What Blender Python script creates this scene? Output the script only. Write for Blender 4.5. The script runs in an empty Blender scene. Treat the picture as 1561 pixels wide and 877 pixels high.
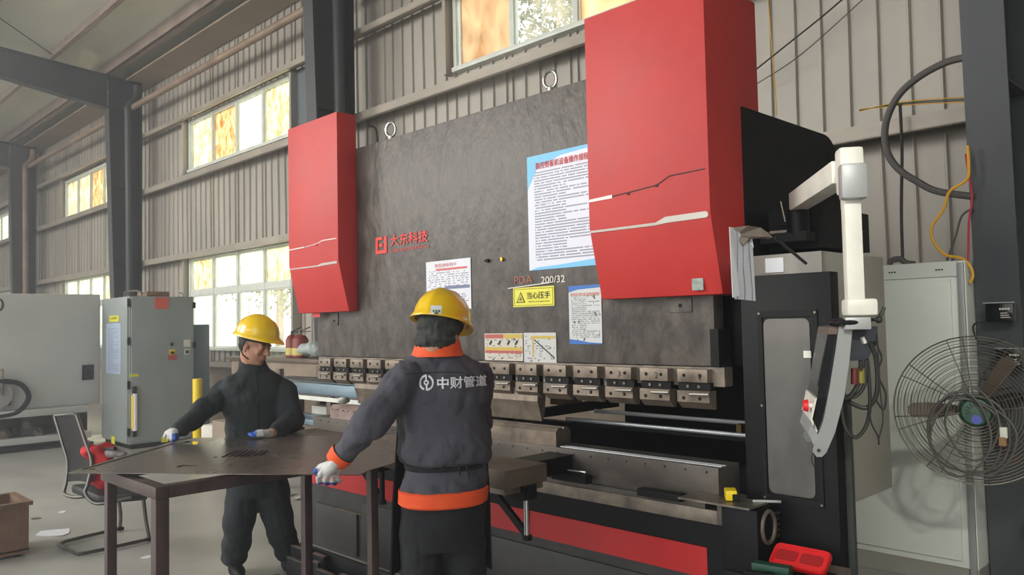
import bpy, bmesh, math, random
from mathutils import Vector, Matrix, noise
from mathutils.bvhtree import BVHTree
random.seed(7)
V = Vector
S = bpy.context.scene
COL = S.collection
PI = math.pi
# ------------------------------------------------------------------ camera
FPX, YAW, PITCH, ROLL, H = 1223.0, math.radians(45.42), math.radians(2.59), math.radians(-1.19), 1.5
CF = V((-math.sin(YAW)*math.cos(PITCH), math.cos(YAW)*math.cos(PITCH), math.sin(PITCH)))
_r = V((math.cos(YAW), math.sin(YAW), 0)); _u = _r.cross(CF)
CR = _r*math.cos(ROLL) + _u*math.sin(ROLL)
CU = _u*math.cos(ROLL) - _r*math.sin(ROLL)
CC = V((0, 0, H))
cam_d = bpy.data.cameras.new('camera'); cam = bpy.data.objects.new('camera', cam_d); COL.objects.link(cam)
M = Matrix((CR, CU, -CF)).transposed().to_4x4(); M.translation = CC
cam.matrix_world = M
cam_d.sensor_width = 36.0; cam_d.lens = FPX/1561*36.0; cam_d.clip_start = .05; cam_d.clip_end = 200
S.camera = cam
def ray(a, b): return CR*((a-780.5)/FPX) - CU*((b-438.5)/FPX) + CF
def onY(a, b, Y): d = ray(a, b); return CC + d*(Y/d.y)
def onX(a, b, X): d = ray(a, b); return CC + d*(X/d.x)
def onZ(a, b, Z): d = ray(a, b); return CC + d*((Z-H)/d.z)
def onD(a, b, t): return CC + ray(a, b)*t
# ------------------------------------------------------------------ light and exposure
w = bpy.data.worlds.new('sky'); S.world = w; w.use_nodes = True
nt = w.node_tree
bg = nt.nodes['Background']
tc = nt.nodes.new('ShaderNodeTexCoord'); sp = nt.nodes.new('ShaderNodeSeparateXYZ'); cr = nt.nodes.new('ShaderNodeValToRGB')
nt.links.new(tc.outputs['Generated'], sp.inputs[0]); nt.links.new(sp.outputs['Z'], cr.inputs[0]); nt.links.new(cr.outputs[0], bg.inputs[0])
cr.color_ramp.elements[0].position = 0.0; cr.color_ramp.elements[0].color = (1, .97, .90, 1)
cr.color_ramp.elements[1].position = 0.7; cr.color_ramp.elements[1].color = (.74, .87, 1, 1)
bg.inputs[1].default_value = 3.6
S.view_settings.view_transform = 'Standard'; S.view_settings.look = 'None'; S.view_settings.exposure = 0.0; S.view_settings.gamma = 1.0
def area(name, loc, target, sx, sy, power, color):
    l = bpy.data.lights.new(name, 'AREA'); l.shape = 'RECTANGLE'; l.size = sx; l.size_y = sy; l.energy = power; l.color = color
    o = bpy.data.objects.new(name, l); COL.objects.link(o); o.location = loc
    o.rotation_euler = (V(target)-V(loc)).to_track_quat('-Z', 'Y').to_euler(); return o
area('roof_skylight_lamp', (-9.0, -4.2, 5.6), (-3.4, 3.0, 1.6), 3.2, 2.2, 430, (1, .97, .92))
area('far_bay_fill', (-15.0, -3.0, 5.6), (-14.0, 5.7, 2.6), 3.0, 2.0, 420, (1, .97, .92))  # added fill light to brighten roof and wall of the left bays
area('bay_fill', (-1.0, -3.5, 5.8), (-1.5, 3.5, 1.0), 3.0, 2.0, 45, (.93, .97, 1))  # unseen fill light added for the right end of the press
sl = bpy.data.lights.new('cabinet_fill_spot', 'SPOT'); sl.energy = 720; sl.spot_size = math.radians(27); sl.spot_blend = .9; sl.shadow_soft_size = .12; sl.color = (.97, 1, .88)  # added spot brightening the white cabinet and fan, no fixture there
slo = bpy.data.objects.new('cabinet_fill_spot', sl); COL.objects.link(slo); slo.location = (1.6, -1.0, 3.9); slo.rotation_euler = (V((-1.60, 4.6, .55))-slo.location).to_track_quat('-Z', 'Y').to_euler()
sun = bpy.data.lights.new('sun', 'SUN'); sun.energy = 8.0; sun.angle = math.radians(1.5); sun.color = (1, .93, .80)
so = bpy.data.objects.new('sun', sun); COL.objects.link(so); so.rotation_euler = V((.35, -.75, -.72)).to_track_quat('-Z', 'Y').to_euler()
try:
    S.cycles.max_bounces = 7; S.cycles.sample_clamp_indirect = 4.0; S.cycles.use_denoising = True
except Exception: pass
# ------------------------------------------------------------------ materials
MAT = {}
def lin(c): return tuple(((x/255)/12.92 if x/255 <= .04045 else ((x/255+.055)/1.055)**2.4) for x in c)
def mat(name, c, rough=.5, metal=0, c2=None, scale=6, stretch=(1, 1, 1), detail=6, bump=0, bscale=None, spec=.5, emit=0, alpha=1, contrast=(.35, .65), coat=0):
    if name in MAT: return MAT[name]
    m = bpy.data.materials.new(name); m.use_nodes = True; n = m.node_tree; b = n.nodes['Principled BSDF']
    c = lin(c)
    b.inputs['Base Color'].default_value = (*c, 1); b.inputs['Roughness'].default_value = rough; b.inputs['Metallic'].default_value = metal
    b.inputs['Specular IOR Level'].default_value = spec
    if coat: b.inputs['Coat Weight'].default_value = coat
    if emit: b.inputs['Emission Color'].default_value = (*c, 1); b.inputs['Emission Strength'].default_value = emit
    if alpha < 1: b.inputs['Alpha'].default_value = alpha
    if c2 or bump:
        g = n.nodes.new('ShaderNodeNewGeometry'); mp = n.nodes.new('ShaderNodeMapping'); mp.inputs['Scale'].default_value = stretch
        n.links.new(g.outputs['Position'], mp.inputs[0])
    if c2:
        nz = n.nodes.new('ShaderNodeTexNoise'); nz.inputs['Scale'].default_value = scale; nz.inputs['Detail'].default_value = detail; nz.inputs['Roughness'].default_value = .62
        n.links.new(mp.outputs[0], nz.inputs['Vector'])
        r = n.nodes.new('ShaderNodeValToRGB'); r.color_ramp.elements[0].position = contrast[0]; r.color_ramp.elements[1].position = contrast[1]
        r.color_ramp.elements[0].color = (*c, 1); r.color_ramp.elements[1].color = (*lin(c2), 1)
        n.links.new(nz.outputs[0], r.inputs[0]); n.links.new(r.outputs[0], b.inputs['Base Color'])
        mr = n.nodes.new('ShaderNodeMapRange'); mr.inputs[3].default_value = max(0, rough-.1); mr.inputs[4].default_value = min(1, rough+.12)
        n.links.new(nz.outputs[0], mr.inputs[0]); n.links.new(mr.outputs[0], b.inputs['Roughness'])
    if bump:
        nb = n.nodes.new('ShaderNodeTexNoise'); nb.inputs['Scale'].default_value = bscale or scale*4; nb.inputs['Detail'].default_value = 4
        n.links.new(mp.outputs[0], nb.inputs['Vector'])
        bp = n.nodes.new('ShaderNodeBump'); bp.inputs['Strength'].default_value = bump; bp.inputs['Distance'].default_value = .01
        n.links.new(nb.outputs[0], bp.inputs['Height']); n.links.new(bp.outputs[0], b.inputs['Normal'])
    MAT[name] = m; return m
m_ram = mat('scuffed_dark_steel', (66, 60, 56), .42, 0, (108, 100, 92), 13, (1, 1, .55), 12, .5, 30, contrast=(.40, .78))
m_black = mat('black_paint', (13, 13, 15), .5, 0, (20, 20, 22), 5, spec=.2)
m_blackm = mat('matt_black', (12, 12, 14), .6, spec=.25)
m_red = mat('red_paint', (186, 42, 40), .5, 0, (198, 52, 48), 3, bump=.05, bscale=9)
m_redd = mat('red_band', (176, 26, 30), .4, 0, (192, 34, 36), 3)
m_line = mat('silver_line', (205, 198, 190), .35, .2)
m_seam = mat('dark_seam', (40, 12, 12), .6)
m_steel = mat('worn_steel', (96, 90, 84), .38, .55, (142, 130, 116), 9, (1, 1, 1), 8, .1, 40)
m_bed = mat('bed_steel', (70, 66, 62), .42, .5, (108, 100, 92), 4, (.5, 1, 1), 8, .1, 30)
m_tool = mat('tool_steel', (108, 97, 86), .36, .5, (146, 132, 117), 12, (1, 1, 1), 8)
m_pinkst = mat('rusty_die', (128, 104, 98), .5, .3, (176, 158, 150), 14, (.5, 1, 1), 8, .15, 60)
m_chrome = mat('chrome', (190, 190, 188), .18, 1)
m_cchr = mat('chair_chrome', (104, 100, 96), .3, .9)
m_rod = mat('bright_rod', (232, 234, 238), .32, .55)
m_sheet = mat('mill_steel_sheet', (122, 115, 112), .27, .8, (138, 130, 125), 2, (1, 1, 1), 6)
m_tube = mat('rusty_tube', (58, 46, 46), .5, .35, (92, 74, 70), 7, (1, 1, .3), 7)
m_concrete = mat('concrete', (146, 144, 139), .34, 0, (182, 179, 172), 1.1, (1, 1, 1), 10, .12, 14, contrast=(.3, .7))
m_clad = mat('cladding', (156, 151, 143), .45, .05, (178, 171, 160), .9, (1, 1, .35), 6)
m_plinth = mat('plinth_wall', (128, 112, 98), .8, 0, (154, 140, 124), 2)
m_girt = mat('girt_steel', (150, 142, 132), .45, .2, (172, 163, 150), 5, (.4, 1, 1), 6)
m_pipe = mat('rusty_pipe', (132, 112, 98), .55, .2, (168, 146, 126), 4, (.5, 1, 1), 7)
m_purl = mat('purlin', (150, 132, 124), .4, .4, (176, 160, 150), 4)
m_roof = mat('roof_foil', (208, 210, 194), .3, .15, (226, 226, 210), .9, (.35, 1.6, 1), 8, .12, 3)
m_soff = mat('gutter', (148, 134, 116), .6, .1, (166, 150, 130), 2)
m_col = mat('column_paint', (54, 57, 62), .5, 0, (70, 72, 76), 2.5, (1, 1, .4), 6)
m_wframe = mat('window_frame', (206, 212, 206), .45, .05, (224, 226, 216), 6)
m_white = mat('white_paint', (224, 221, 210), .45, 0, (208, 204, 194), 6)
m_cab = mat('white_cabinet_paint', (214, 216, 210), .33, 0, (222, 223, 216), 2)
m_grey = mat('grey_box_paint', (142, 138, 130), .45, 0, (150, 146, 138), 3)
m_gcab = mat('electrical_cabinet_paint', (136, 144, 144), .4, 0, (146, 152, 150), 2)
m_mach = mat('machine_housing_paint', (176, 178, 176), .4, 0, (192, 192, 188), 1.2)
m_yellow = mat('helmet_yellow', (236, 190, 12), .22, 0, (240, 198, 22), 5, coat=.5)
m_yel2 = mat('safety_yellow', (236, 205, 20), .4)
m_signy = mat('sign_yellow', (226, 218, 60), .4)
m_ink = mat('black_ink', (26, 24, 22), .5)
m_inkred = mat('red_ink', (206, 44, 48), .5)
m_paper = mat('white_paper', (225, 226, 232), .5)
m_blue = mat('blue_print', (50, 110, 190), .5)
m_lblue = mat('light_blue_print', (120, 196, 236), .5)
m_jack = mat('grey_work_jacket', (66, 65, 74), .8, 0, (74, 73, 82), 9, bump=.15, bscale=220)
m_orange = mat('orange_trim', (232, 78, 28), .7, 0, (240, 92, 40), 20)
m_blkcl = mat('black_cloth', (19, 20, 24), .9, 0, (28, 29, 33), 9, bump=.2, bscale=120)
m_navy = mat('navy_quilt_cloth', (24, 30, 33), .85, 0, (34, 41, 44), 9, bump=.3, bscale=90)
m_skin = mat('skin', (176, 124, 100), .55, 0, (188, 138, 112), 18)
m_hair = mat('hair', (22, 20, 19), .6, 0, (40, 37, 34), 40, (1, 1, .2), bump=.5, bscale=160)
m_glove = mat('white_knit_glove', (200, 198, 196), .85, 0, (216, 214, 210), 40, bump=.4, bscale=300)
m_gblue = mat('blue_latex', (36, 84, 170), .5)
m_printw = mat('white_print', (228, 228, 234), .6)
m_wire = mat('fan_wire', (104, 99, 88), .45, .5)
m_blade = mat('fan_blade', (86, 70, 60), .5, .2)
m_green = mat('green_enamel', (44, 82, 62), .4)
m_cable = mat('black_rubber', (40, 40, 38), .55)
m_hose = mat('grey_rubber_hose', (84, 81, 78), .6)
m_ycab = mat('yellow_cable', (222, 168, 40), .5)
m_rcab = mat('red_cable', (190, 40, 60), .5)
m_brown = mat('wood_board', (132, 100, 66), .6, 0, (160, 124, 82), 5, (3, 1, .4))
m_card = mat('brown_metal_plate', (96, 84, 76), .5, .3, (120, 106, 94), 6)
m_redpl = mat('red_plastic', (205, 30, 34), .4)
m_dgreen = mat('green_plastic', (20, 66, 48), .5)
m_mesh = mat('chair_mesh', (38, 36, 35), .8, 0, (48, 46, 44), 30, spec=.2)
m_cblack = mat('chair_vinyl', (28, 30, 34), .5)
m_redcloth = mat('red_cloth', (186, 24, 36), .8, 0, (204, 36, 46), 20)
m_scr = mat('dark_screen', (26, 27, 30), .15)
m_silver = mat('silver_plastic', (160, 160, 160), .4, .2)
m_ground = mat('outside_ground', (120, 124, 96), .9, 0, (150, 150, 120), 1)
m_leaf = mat('leaves', (84, 116, 50), .7, 0, (130, 150, 70), 3)
m_leafd = mat('dark_leaves', (34, 48, 44), .7, 0, (60, 74, 54), 3)
m_bark = mat('bark', (90, 78, 66), .9)
m_rust = mat('rusty_bin', (104, 78, 60), .7, .2, (134, 104, 80), 8)
m_blbar = mat('galvanised_bar', (92, 110, 124), .3, .6, (132, 152, 164), 5, (.3, 1, 1))
m_guardp = mat('guard_window_film', (62, 59, 56), .22, 0, (92, 87, 82), 2.2, (1, 1, .6), 5, coat=.3)
m_base = mat('base_dark_steel', (38, 37, 37), .45, 0, (62, 60, 58), 3, (1, 1, 1), 8, .15, 20)
def glass_mat(name, stain, amt, dense, base=(.80, .77, .60), sc=4.5):
    m = bpy.data.materials.new(name); m.use_nodes = True; n = m.node_tree; n.nodes.clear()
    out = n.nodes.new('ShaderNodeOutputMaterial'); tr = n.nodes.new('ShaderNodeBsdfTransparent'); tl = n.nodes.new('ShaderNodeBsdfTranslucent'); gl = n.nodes.new('ShaderNodeBsdfGlossy')
    gl.inputs[1].default_value = .15
    tr.inputs[0].default_value = (.96, .98, .96, 1)
    g = n.nodes.new('ShaderNodeNewGeometry'); mp = n.nodes.new('ShaderNodeMapping'); mp.inputs['Scale'].default_value = (1.6, 1, .8); mp.inputs['Rotation'].default_value = (0, .35, 0)
    n.links.new(g.outputs['Position'], mp.inputs[0])
    nz = n.nodes.new('ShaderNodeTexNoise'); nz.inputs['Scale'].default_value = sc; nz.inputs['Detail'].default_value = 7; nz.inputs['Distortion'].default_value = .9
    n.links.new(mp.outputs[0], nz.inputs['Vector'])
    r = n.nodes.new('ShaderNodeValToRGB'); r.color_ramp.elements[0].position = .36; r.color_ramp.elements[1].position = .66
    r.color_ramp.elements[0].color = (*base, 1); r.color_ramp.elements[1].color = (*stain, 1)
    n.links.new(nz.outputs[0], r.inputs[0]); n.links.new(r.outputs[0], tl.inputs[0])
    mr = n.nodes.new('ShaderNodeMapRange'); mr.inputs[1].default_value = .3; mr.inputs[2].default_value = .62; mr.inputs[3].default_value = amt; mr.inputs[4].default_value = dense
    n.links.new(nz.outputs[0], mr.inputs[0])
    mx = n.nodes.new('ShaderNodeMixShader'); n.links.new(mr.outputs[0], mx.inputs[0]); n.links.new(tr.outputs[0], mx.inputs[1]); n.links.new(tl.outputs[0], mx.inputs[2])
    m2 = n.nodes.new('ShaderNodeMixShader'); m2.inputs[0].default_value = .04; n.links.new(mx.outputs[0], m2.inputs[1]); n.links.new(gl.outputs[0], m2.inputs[2])
    n.links.new(m2.outputs[0], out.inputs[0]); return m
g_clear = glass_mat('clear_pane', (.9, .8, .6), .05, .2)
g_dirty = glass_mat('stained_pane', (.62, .52, .34), .75, 1.0, (.86, .84, .66), 7)
g_film = glass_mat('brown_film_pane', (.62, .44, .30), 1.0, 1.0, (.80, .64, .48), 2.5)
g_brown = glass_mat('rusty_film_pane', (.56, .36, .18), .85, 1.0, (.80, .70, .48), 7)
g_light = glass_mat('frosted_pane', (.72, .70, .54), .85, 1.0, (.90, .92, .84), 6)
def print_mat(name, rows, cols, bgc, ink, margins=(.08, .94, .05, .95), dens=.78, stain=0):
    """small unreadable print: rows of tiny dark marks on paper, from the object's own generated coordinates"""
    m = mat(name, bgc, .45); n = m.node_tree; b = n.nodes['Principled BSDF']
    t = n.nodes.new('ShaderNodeTexCoord'); s = n.nodes.new('ShaderNodeSeparateXYZ'); n.links.new(t.outputs['Generated'], s.inputs[0])
    def ma(op, a, bb=None):
        k = n.nodes.new('ShaderNodeMath'); k.operation = op
        for i, q in enumerate((a, bb)):
            if q is None: continue
            if isinstance(q, (int, float)): k.inputs[i].default_value = q
            else: n.links.new(q, k.inputs[i])
        return k.outputs[0]
    u, v = s.outputs['X'], s.outputs['Z']
    vr = ma('MULTIPLY', v, rows); uc = ma('MULTIPLY', u, cols)
    fr = ma('FRACT', vr); row = ma('FLOOR', vr); c = ma('FLOOR', uc); fu = ma('FRACT', uc)
    cx = n.nodes.new('ShaderNodeCombineXYZ'); n.links.new(row, cx.inputs[0]); n.links.new(c, cx.inputs[1])
    wn = n.nodes.new('ShaderNodeTexWhiteNoise'); n.links.new(cx.outputs[0], wn.inputs['Vector'])
    cy = n.nodes.new('ShaderNodeCombineXYZ'); n.links.new(row, cy.inputs[0])
    wr = n.nodes.new('ShaderNodeTexWhiteNoise'); n.links.new(cy.outputs[0], wr.inputs['Vector'])
    lend = ma('ADD', ma('MULTIPLY', ma('GREATER_THAN', wr.outputs[0], .62), -.4), margins[1])
    k = ma('MULTIPLY', ma('GREATER_THAN', fr, .35), ma('LESS_THAN', fr, .85))
    for e in (ma('LESS_THAN', wn.outputs[0], dens), ma('LESS_THAN', fu, .8), ma('GREATER_THAN', u, margins[0]), ma('LESS_THAN', u, lend), ma('GREATER_THAN', v, margins[2]), ma('LESS_THAN', v, margins[3])):
        k = ma('MULTIPLY', k, e)
    mx = n.nodes.new('ShaderNodeMix'); mx.data_type = 'RGBA'
    n.links.new(ma('MULTIPLY', k, .8), mx.inputs[0]); mx.inputs[6].default_value = (*lin(bgc), 1); mx.inputs[7].default_value = (*lin(ink), 1)
    o = mx.outputs[2]
    if stain:
        g = n.nodes.new('ShaderNodeTexNoise'); g.inputs['Scale'].default_value = 7; g.inputs['Detail'].default_value = 8; n.links.new(t.outputs['Generated'], g.inputs['Vector'])
        m2 = n.nodes.new('ShaderNodeMix'); m2.data_type = 'RGBA'; n.links.new(ma('GREATER_THAN', g.outputs[0], 1-stain), m2.inputs[0])
        n.links.new(o, m2.inputs[6]); m2.inputs[7].default_value = (*lin((70, 64, 60)), 1); o = m2.outputs[2]
    n.links.new(o, b.inputs['Base Color']); return m
# ------------------------------------------------------------------ mesh building
class MB:
    def __init__(s): s.v = []; s.f = []; s.mi = []; s.m = 0
    def add(s, vs, fs):
        o = len(s.v); s.v += [V(p) for p in vs]; s.f += [tuple(i+o for i in f) for f in fs]; s.mi += [s.m]*len(fs); return s
    def box(s, c, d, R=None):
        x, y, z = d[0]/2, d[1]/2, d[2]/2
        vs = [V((a, b, e)) for a in (-x, x) for b in (-y, y) for e in (-z, z)]
        if R is not None: vs = [R @ p for p in vs]
        vs = [p+V(c) for p in vs]
        return s.add(vs, [(0, 1, 3, 2), (4, 6, 7, 5), (0, 4, 5, 1), (2, 3, 7, 6), (0, 2, 6, 4), (1, 5, 7, 3)])
    def bx(s, x0, x1, y0, y1, z0, z1): return s.box(((x0+x1)/2, (y0+y1)/2, (z0+z1)/2), (abs(x1-x0), abs(y1-y0), abs(z1-z0)))
    def bar(s, p0, p1, wd, ht, up=(0, 0, 1)):
        p0, p1 = V(p0), V(p1); d = p1-p0; L = d.length; x = d.normalized(); u = V(up); y = u.cross(x)
        if y.length < 1e-4: y = V((0, 1, 0)).cross(x)
        y.normalize(); z = x.cross(y); R = Matrix((x, y, z)).transposed()
        return s.box((p0+p1)/2, (L, wd, ht), R)
    def cyl(s, p0, p1, r0, r1=None, n=12): return s.tube([p0, p1], [r0, r0 if r1 is None else r1], n)
    def tube(s, pts, r, n=8, closed=False):
        pts = [V(p) for p in pts]; k = len(pts); rs = r if isinstance(r, (list, tuple)) else [r]*k
        vs = []; prev = None
        for i, p in enumerate(pts):
            if closed: t = pts[(i+1) % k]-pts[i-1]
            else: t = pts[min(i+1, k-1)]-pts[max(i-1, 0)]
            t.normalize()
            if prev is None:
                a = V((0, 0, 1)) if abs(t.z) < .9 else V((1, 0, 0)); nx = t.cross(a).normalized()
            else:
                nx = prev-t*prev.dot(t); nx = nx.normalized() if nx.length > 1e-6 else t.orthogonal().normalized()
            prev = nx; ny = t.cross(nx)
            vs += [p+(nx*math.cos(2*PI*j/n)+ny*math.sin(2*PI*j/n))*rs[i] for j in range(n)]
        fs = []
        for i in range(k if closed else k-1):
            a, b = i*n, ((i+1) % k)*n
            fs += [(a+j, a+(j+1) % n, b+(j+1) % n, b+j) for j in range(n)]
        if not closed: fs += [tuple(range(n-1, -1, -1)), tuple((k-1)*n+j for j in range(n))]
        return s.add(vs, fs)
    def loft(s, rings, cap=True):
        n = len(rings[0]); vs = [p for r in rings for p in r]; fs = []
        for i in range(len(rings)-1): fs += [(i*n+j, i*n+(j+1) % n, (i+1)*n+(j+1) % n, (i+1)*n+j) for j in range(n)]
        if cap: fs += [tuple(range(n-1, -1, -1)), tuple((len(rings)-1)*n+j for j in range(n))]
        return s.add(vs, fs)
    def prism(s, poly, fn0, fn1):
        a = [V(fn0(*p)) for p in poly]; b = [V(fn1(*p)) for p in poly]; n = len(poly)
        return s.add(a+b, [tuple(range(n-1, -1, -1)), tuple(range(n, 2*n))]+[(j, (j+1) % n, n+(j+1) % n, n+j) for j in range(n)])
    def ell(s, c, r, R=None, nu=16, nv=10):
        rings = []
        for i in range(1, nv):
            a = PI*i/nv
            ring = [V((math.sin(a)*math.cos(2*PI*j/nu)*r[0], math.sin(a)*math.sin(2*PI*j/nu)*r[1], -math.cos(a)*r[2])) for j in range(nu)]
            rings.append(ring)
        f = (lambda p: (R @ p if R is not None else p)+V(c))
        vs = [f(p) for q in rings for p in q]; m = len(vs); vs += [f(V((0, 0, -r[2]))), f(V((0, 0, r[2])))]
        fs = [(i*nu+j, i*nu+(j+1) % nu, (i+1)*nu+(j+1) % nu, (i+1)*nu+j) for i in range(nv-2) for j in range(nu)]
        fs += [(m, (j+1) % nu, j) for j in range(nu)] + [(m+1, (nv-2)*nu+j, (nv-2)*nu+(j+1) % nu) for j in range(nu)]
        return s.add(vs, fs)
    def cap(s, p0, p1, r0, r1, n=12):
        p0, p1 = V(p0), V(p1); d = (p1-p0); L = d.length; d = d.normalized() if L > 1e-6 else V((0, 0, 1)); pts = []; rs = []
        for k in range(5):
            a = PI/2*(k/4); pts.append(p0-d*r0*math.cos(a)); rs.append(max(1e-4, r0*math.sin(a)))
        for k in range(5):
            a = PI/2*(k/4); pts.append(p1+d*r1*math.sin(a)); rs.append(max(1e-4, r1*math.cos(a)))
        return s.tube(pts, rs, n)
    def chain(s, js):
        for a, b in zip(js, js[1:]): s.cap(a[0], b[0], a[1], b[1])
        return s
    def mesh(s, name):
        me = bpy.data.meshes.new(name); me.from_pydata([tuple(p) for p in s.v], [], s.f); me.polygons.foreach_set('material_index', s.mi); me.update(); return me
    def build(s, name, m, parent=None, bevel=0, smooth=True, voxel=0, iters=0, disp=None, fmat=None, flip=False):
        me = s.mesh(name)
        if voxel:
            t = bpy.data.objects.new('tmp', me); COL.objects.link(t)
            md = t.modifiers.new('r', 'REMESH'); md.mode = 'VOXEL'; md.voxel_size = voxel; md.use_smooth_shade = True
            if iters:
                sm = t.modifiers.new('s', 'SMOOTH'); sm.iterations = iters; sm.factor = .5
            bpy.context.view_layer.update(); dg = bpy.context.evaluated_depsgraph_get()
            me2 = bpy.data.meshes.new_from_object(t.evaluated_get(dg)); bpy.data.objects.remove(t); me = me2; me.name = name
            if disp:
                nr = [v.normal.copy() for v in me.vertices]
                for v, q in zip(me.vertices, nr): v.co = v.co + q*disp(v.co.copy(), q)
                me.update()
        ms = m if isinstance(m, (list, tuple)) else [m]
        for q in ms: me.materials.append(q)
        bm = bmesh.new(); bm.from_mesh(me)
        if not voxel: bmesh.ops.recalc_face_normals(bm, faces=bm.faces)
        if bevel:
            ed = [e for e in bm.edges if len(e.link_faces) == 2 and e.calc_face_angle(0) > .5]
            bmesh.ops.bevel(bm, geom=ed, offset=bevel, segments=2, affect='EDGES', profile=.6)
        if smooth:
            for f in bm.faces: f.smooth = True
            if not voxel:
                for e in bm.edges:
                    if len(e.link_faces) != 2 or e.calc_face_angle(0) > .6: e.smooth = False
        bm.to_mesh(me); bm.free()
        if fmat:
            for p in me.polygons: p.material_index = fmat(p.center, p.normal)
        return place(name, me, parent)
WL = {}
def place(name, me, parent=None):
    xs = [v.co for v in me.vertices]
    if xs:
        lo = V((min(p.x for p in xs), min(p.y for p in xs), min(p.z for p in xs))); hi = V((max(p.x for p in xs), max(p.y for p in xs), max(p.z for p in xs)))
        c = (lo+hi)/2 if parent is not None else V(((lo.x+hi.x)/2, (lo.y+hi.y)/2, lo.z))
    else: c = V()
    me.transform(Matrix.Translation(-c))
    o = bpy.data.objects.new(name, me); COL.objects.link(o)
    if parent is not None: o.parent = parent; o.location = c-WL[parent.name]
    else: o.location = c
    WL[o.name] = c
    return o
def thing(name, loc, label, cat, group=None):
    o = bpy.data.objects.new(name, None); COL.objects.link(o); o.location = loc; o.empty_display_size = .1; WL[o.name] = V(loc)
    return tag(o, label, cat, group)
def tag(o, label, cat=None, group=None):
    o['label'] = label
    if cat: o['category'] = cat
    if group: o['group'] = group
    return o
def struct(o): o['kind'] = 'structure'; return o
def copy_tree(o, parent=None, shift=V((0, 0, 0))):
    c = o.copy(); COL.objects.link(c)
    if parent is not None: c.parent = parent
    c.location = o.location + shift; WL[c.name] = WL[o.name]+shift
    for ch in list(o.children): copy_tree(ch, c)
    return c
def smoothpath(pts, k=6):
    pts = [V(p) for p in pts]; out = []
    for i in range(len(pts)-1):
        p0, p1, p2, p3 = pts[max(i-1, 0)], pts[i], pts[i+1], pts[min(i+2, len(pts)-1)]
        for j in range(k):
            t = j/k; out.append(.5*((2*p1)+(-p0+p2)*t+(2*p0-5*p1+4*p2-p3)*t*t+(-p0+3*p1-3*p2+p3)*t**3))
    out.append(pts[-1]); return out
def rrect(x0, x1, z0, z1, r, k=4):
    o = []
    for cx, cz, a0 in ((x1-r, z1-r, 0), (x0+r, z1-r, 90), (x0+r, z0+r, 180), (x1-r, z0+r, 270)):
        for i in range(k+1):
            a = math.radians(a0+90*i/k); o.append((cx+r*math.cos(a), cz+r*math.sin(a)))
    return o
def text_mesh(txt, ext=.0008, bold=0):
    cu = bpy.data.curves.new('lettering', 'FONT'); cu.body = txt; cu.size = 1; cu.extrude = 0; cu.resolution_u = 3
    t = bpy.data.objects.new('tmp', cu); COL.objects.link(t); bpy.context.view_layer.update()
    me = bpy.data.meshes.new_from_object(t.evaluated_get(bpy.context.evaluated_depsgraph_get())); bpy.data.objects.remove(t)
    if bold:
        bm = bmesh.new()
        for k, (dx, dy) in enumerate(((0, 0), (bold, 0), (-bold, 0), (0, bold), (0, -bold))):
            o0 = len(bm.verts); bm.from_mesh(me); bm.verts.ensure_lookup_table()
            for v in bm.verts[o0:]: v.co += V((dx, dy, .0004*k))
        bm.to_mesh(me); bm.free()
    return me
def lettering(txt, m, parent, o, x, y, width, height, depth=.001, name='lettering', bold=0):
    """o = lower left corner, x and y = unit directions along and up the text"""
    me = text_mesh(txt, bold=bold); xs = [v.co.x for v in me.vertices]; ys = [v.co.y for v in me.vertices]
    if not xs: return None
    x, y, o = V(x), V(y), V(o); nrm = x.cross(y); x0, y0 = min(xs), min(ys); sx = width/(max(xs)-x0); sy = height/(max(ys)-y0)
    for v in me.vertices: v.co = o + x*((v.co.x-x0)*sx) + y*((v.co.y-y0)*sy) + nrm*(depth+v.co.z*.5)
    me.materials.append(m); me.name = name
    return place(name, me, parent)
# ------------------------------------------------------------------ the hall
WY = 5.75
floor = struct(MB().bx(-38, 8, -9, WY+.1, -.2, 0).build('floor', m_concrete, smooth=False))
gr = struct(MB().bx(-70, 40, WY+.12, 60, -.5, -.25).build('ground_outside', m_ground, smooth=False))
yd = struct(MB().bx(-70, 40, -60, -9.05, -.5, -.25).build('yard_outside', mat('yard_concrete', (150, 148, 142), .8), smooth=False))
COLX = (-1.28, -8.38, -15.4, -22.4, -29.4)
# openings: (x0, x1, z0, z1)
WINS = [(-6.62, -3.1, 4.27, 5.14), (-13.66, -10.1, 4.21, 5.12), (-13.66, -10.1, 1.17, 2.75), (-20.66, -17.1, 4.15, 5.06), (-20.66, -17.1, 1.17, 2.75), (-27.66, -24.2, 4.08, 4.95), (-27.66, -24.2, 1.17, 2.70)]
def sheetmesh(x0, x1, z0, z1):
    """one cladding sheet: ribs every 0.2 m standing 30 mm proud, slight waviness"""
    prof = []; x = x0; k = 0
    while x < x1-.01:
        xe = min(x+.2, x1); wd = xe-x
        for fx, fy in ((0, 0), (.40, 0), (.44, .0), (.48, 0), (.78, 0), (.83, -.024), (.89, -.024), (.94, 0)):
            prof.append((x+fx*wd, fy))
        x = xe
    prof.append((x1, 0)); nz = max(2, int((z1-z0)/.35)+1); vs = []
    for j in range(nz):
        z = z0+(z1-z0)*j/(nz-1)
        for px, py in prof:
            n1 = noise.noise(V((px*1.3, 3.1, z*.9)))*.009; vs.append((px+n1*(0 if j in (0, nz-1) else 1), WY+py+n1*.5, z))
    n = len(prof); fs = [(j*n+i, j*n+i+1, (j+1)*n+i+1, (j+1)*n+i) for j in range(nz-1) for i in range(n-1)]
    m = MB(); m.add(vs, fs); return m
wall = MB(); wall.bx(-38, 8, WY-.02, WY+.14, 0, .95)
wall = struct(wall.build('wall_back', m_plinth, smooth=False))
cuts = sorted({-36.0, 7.0} | {w_[0] for w_ in WINS} | {w_[1] for w_ in WINS})
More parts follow.
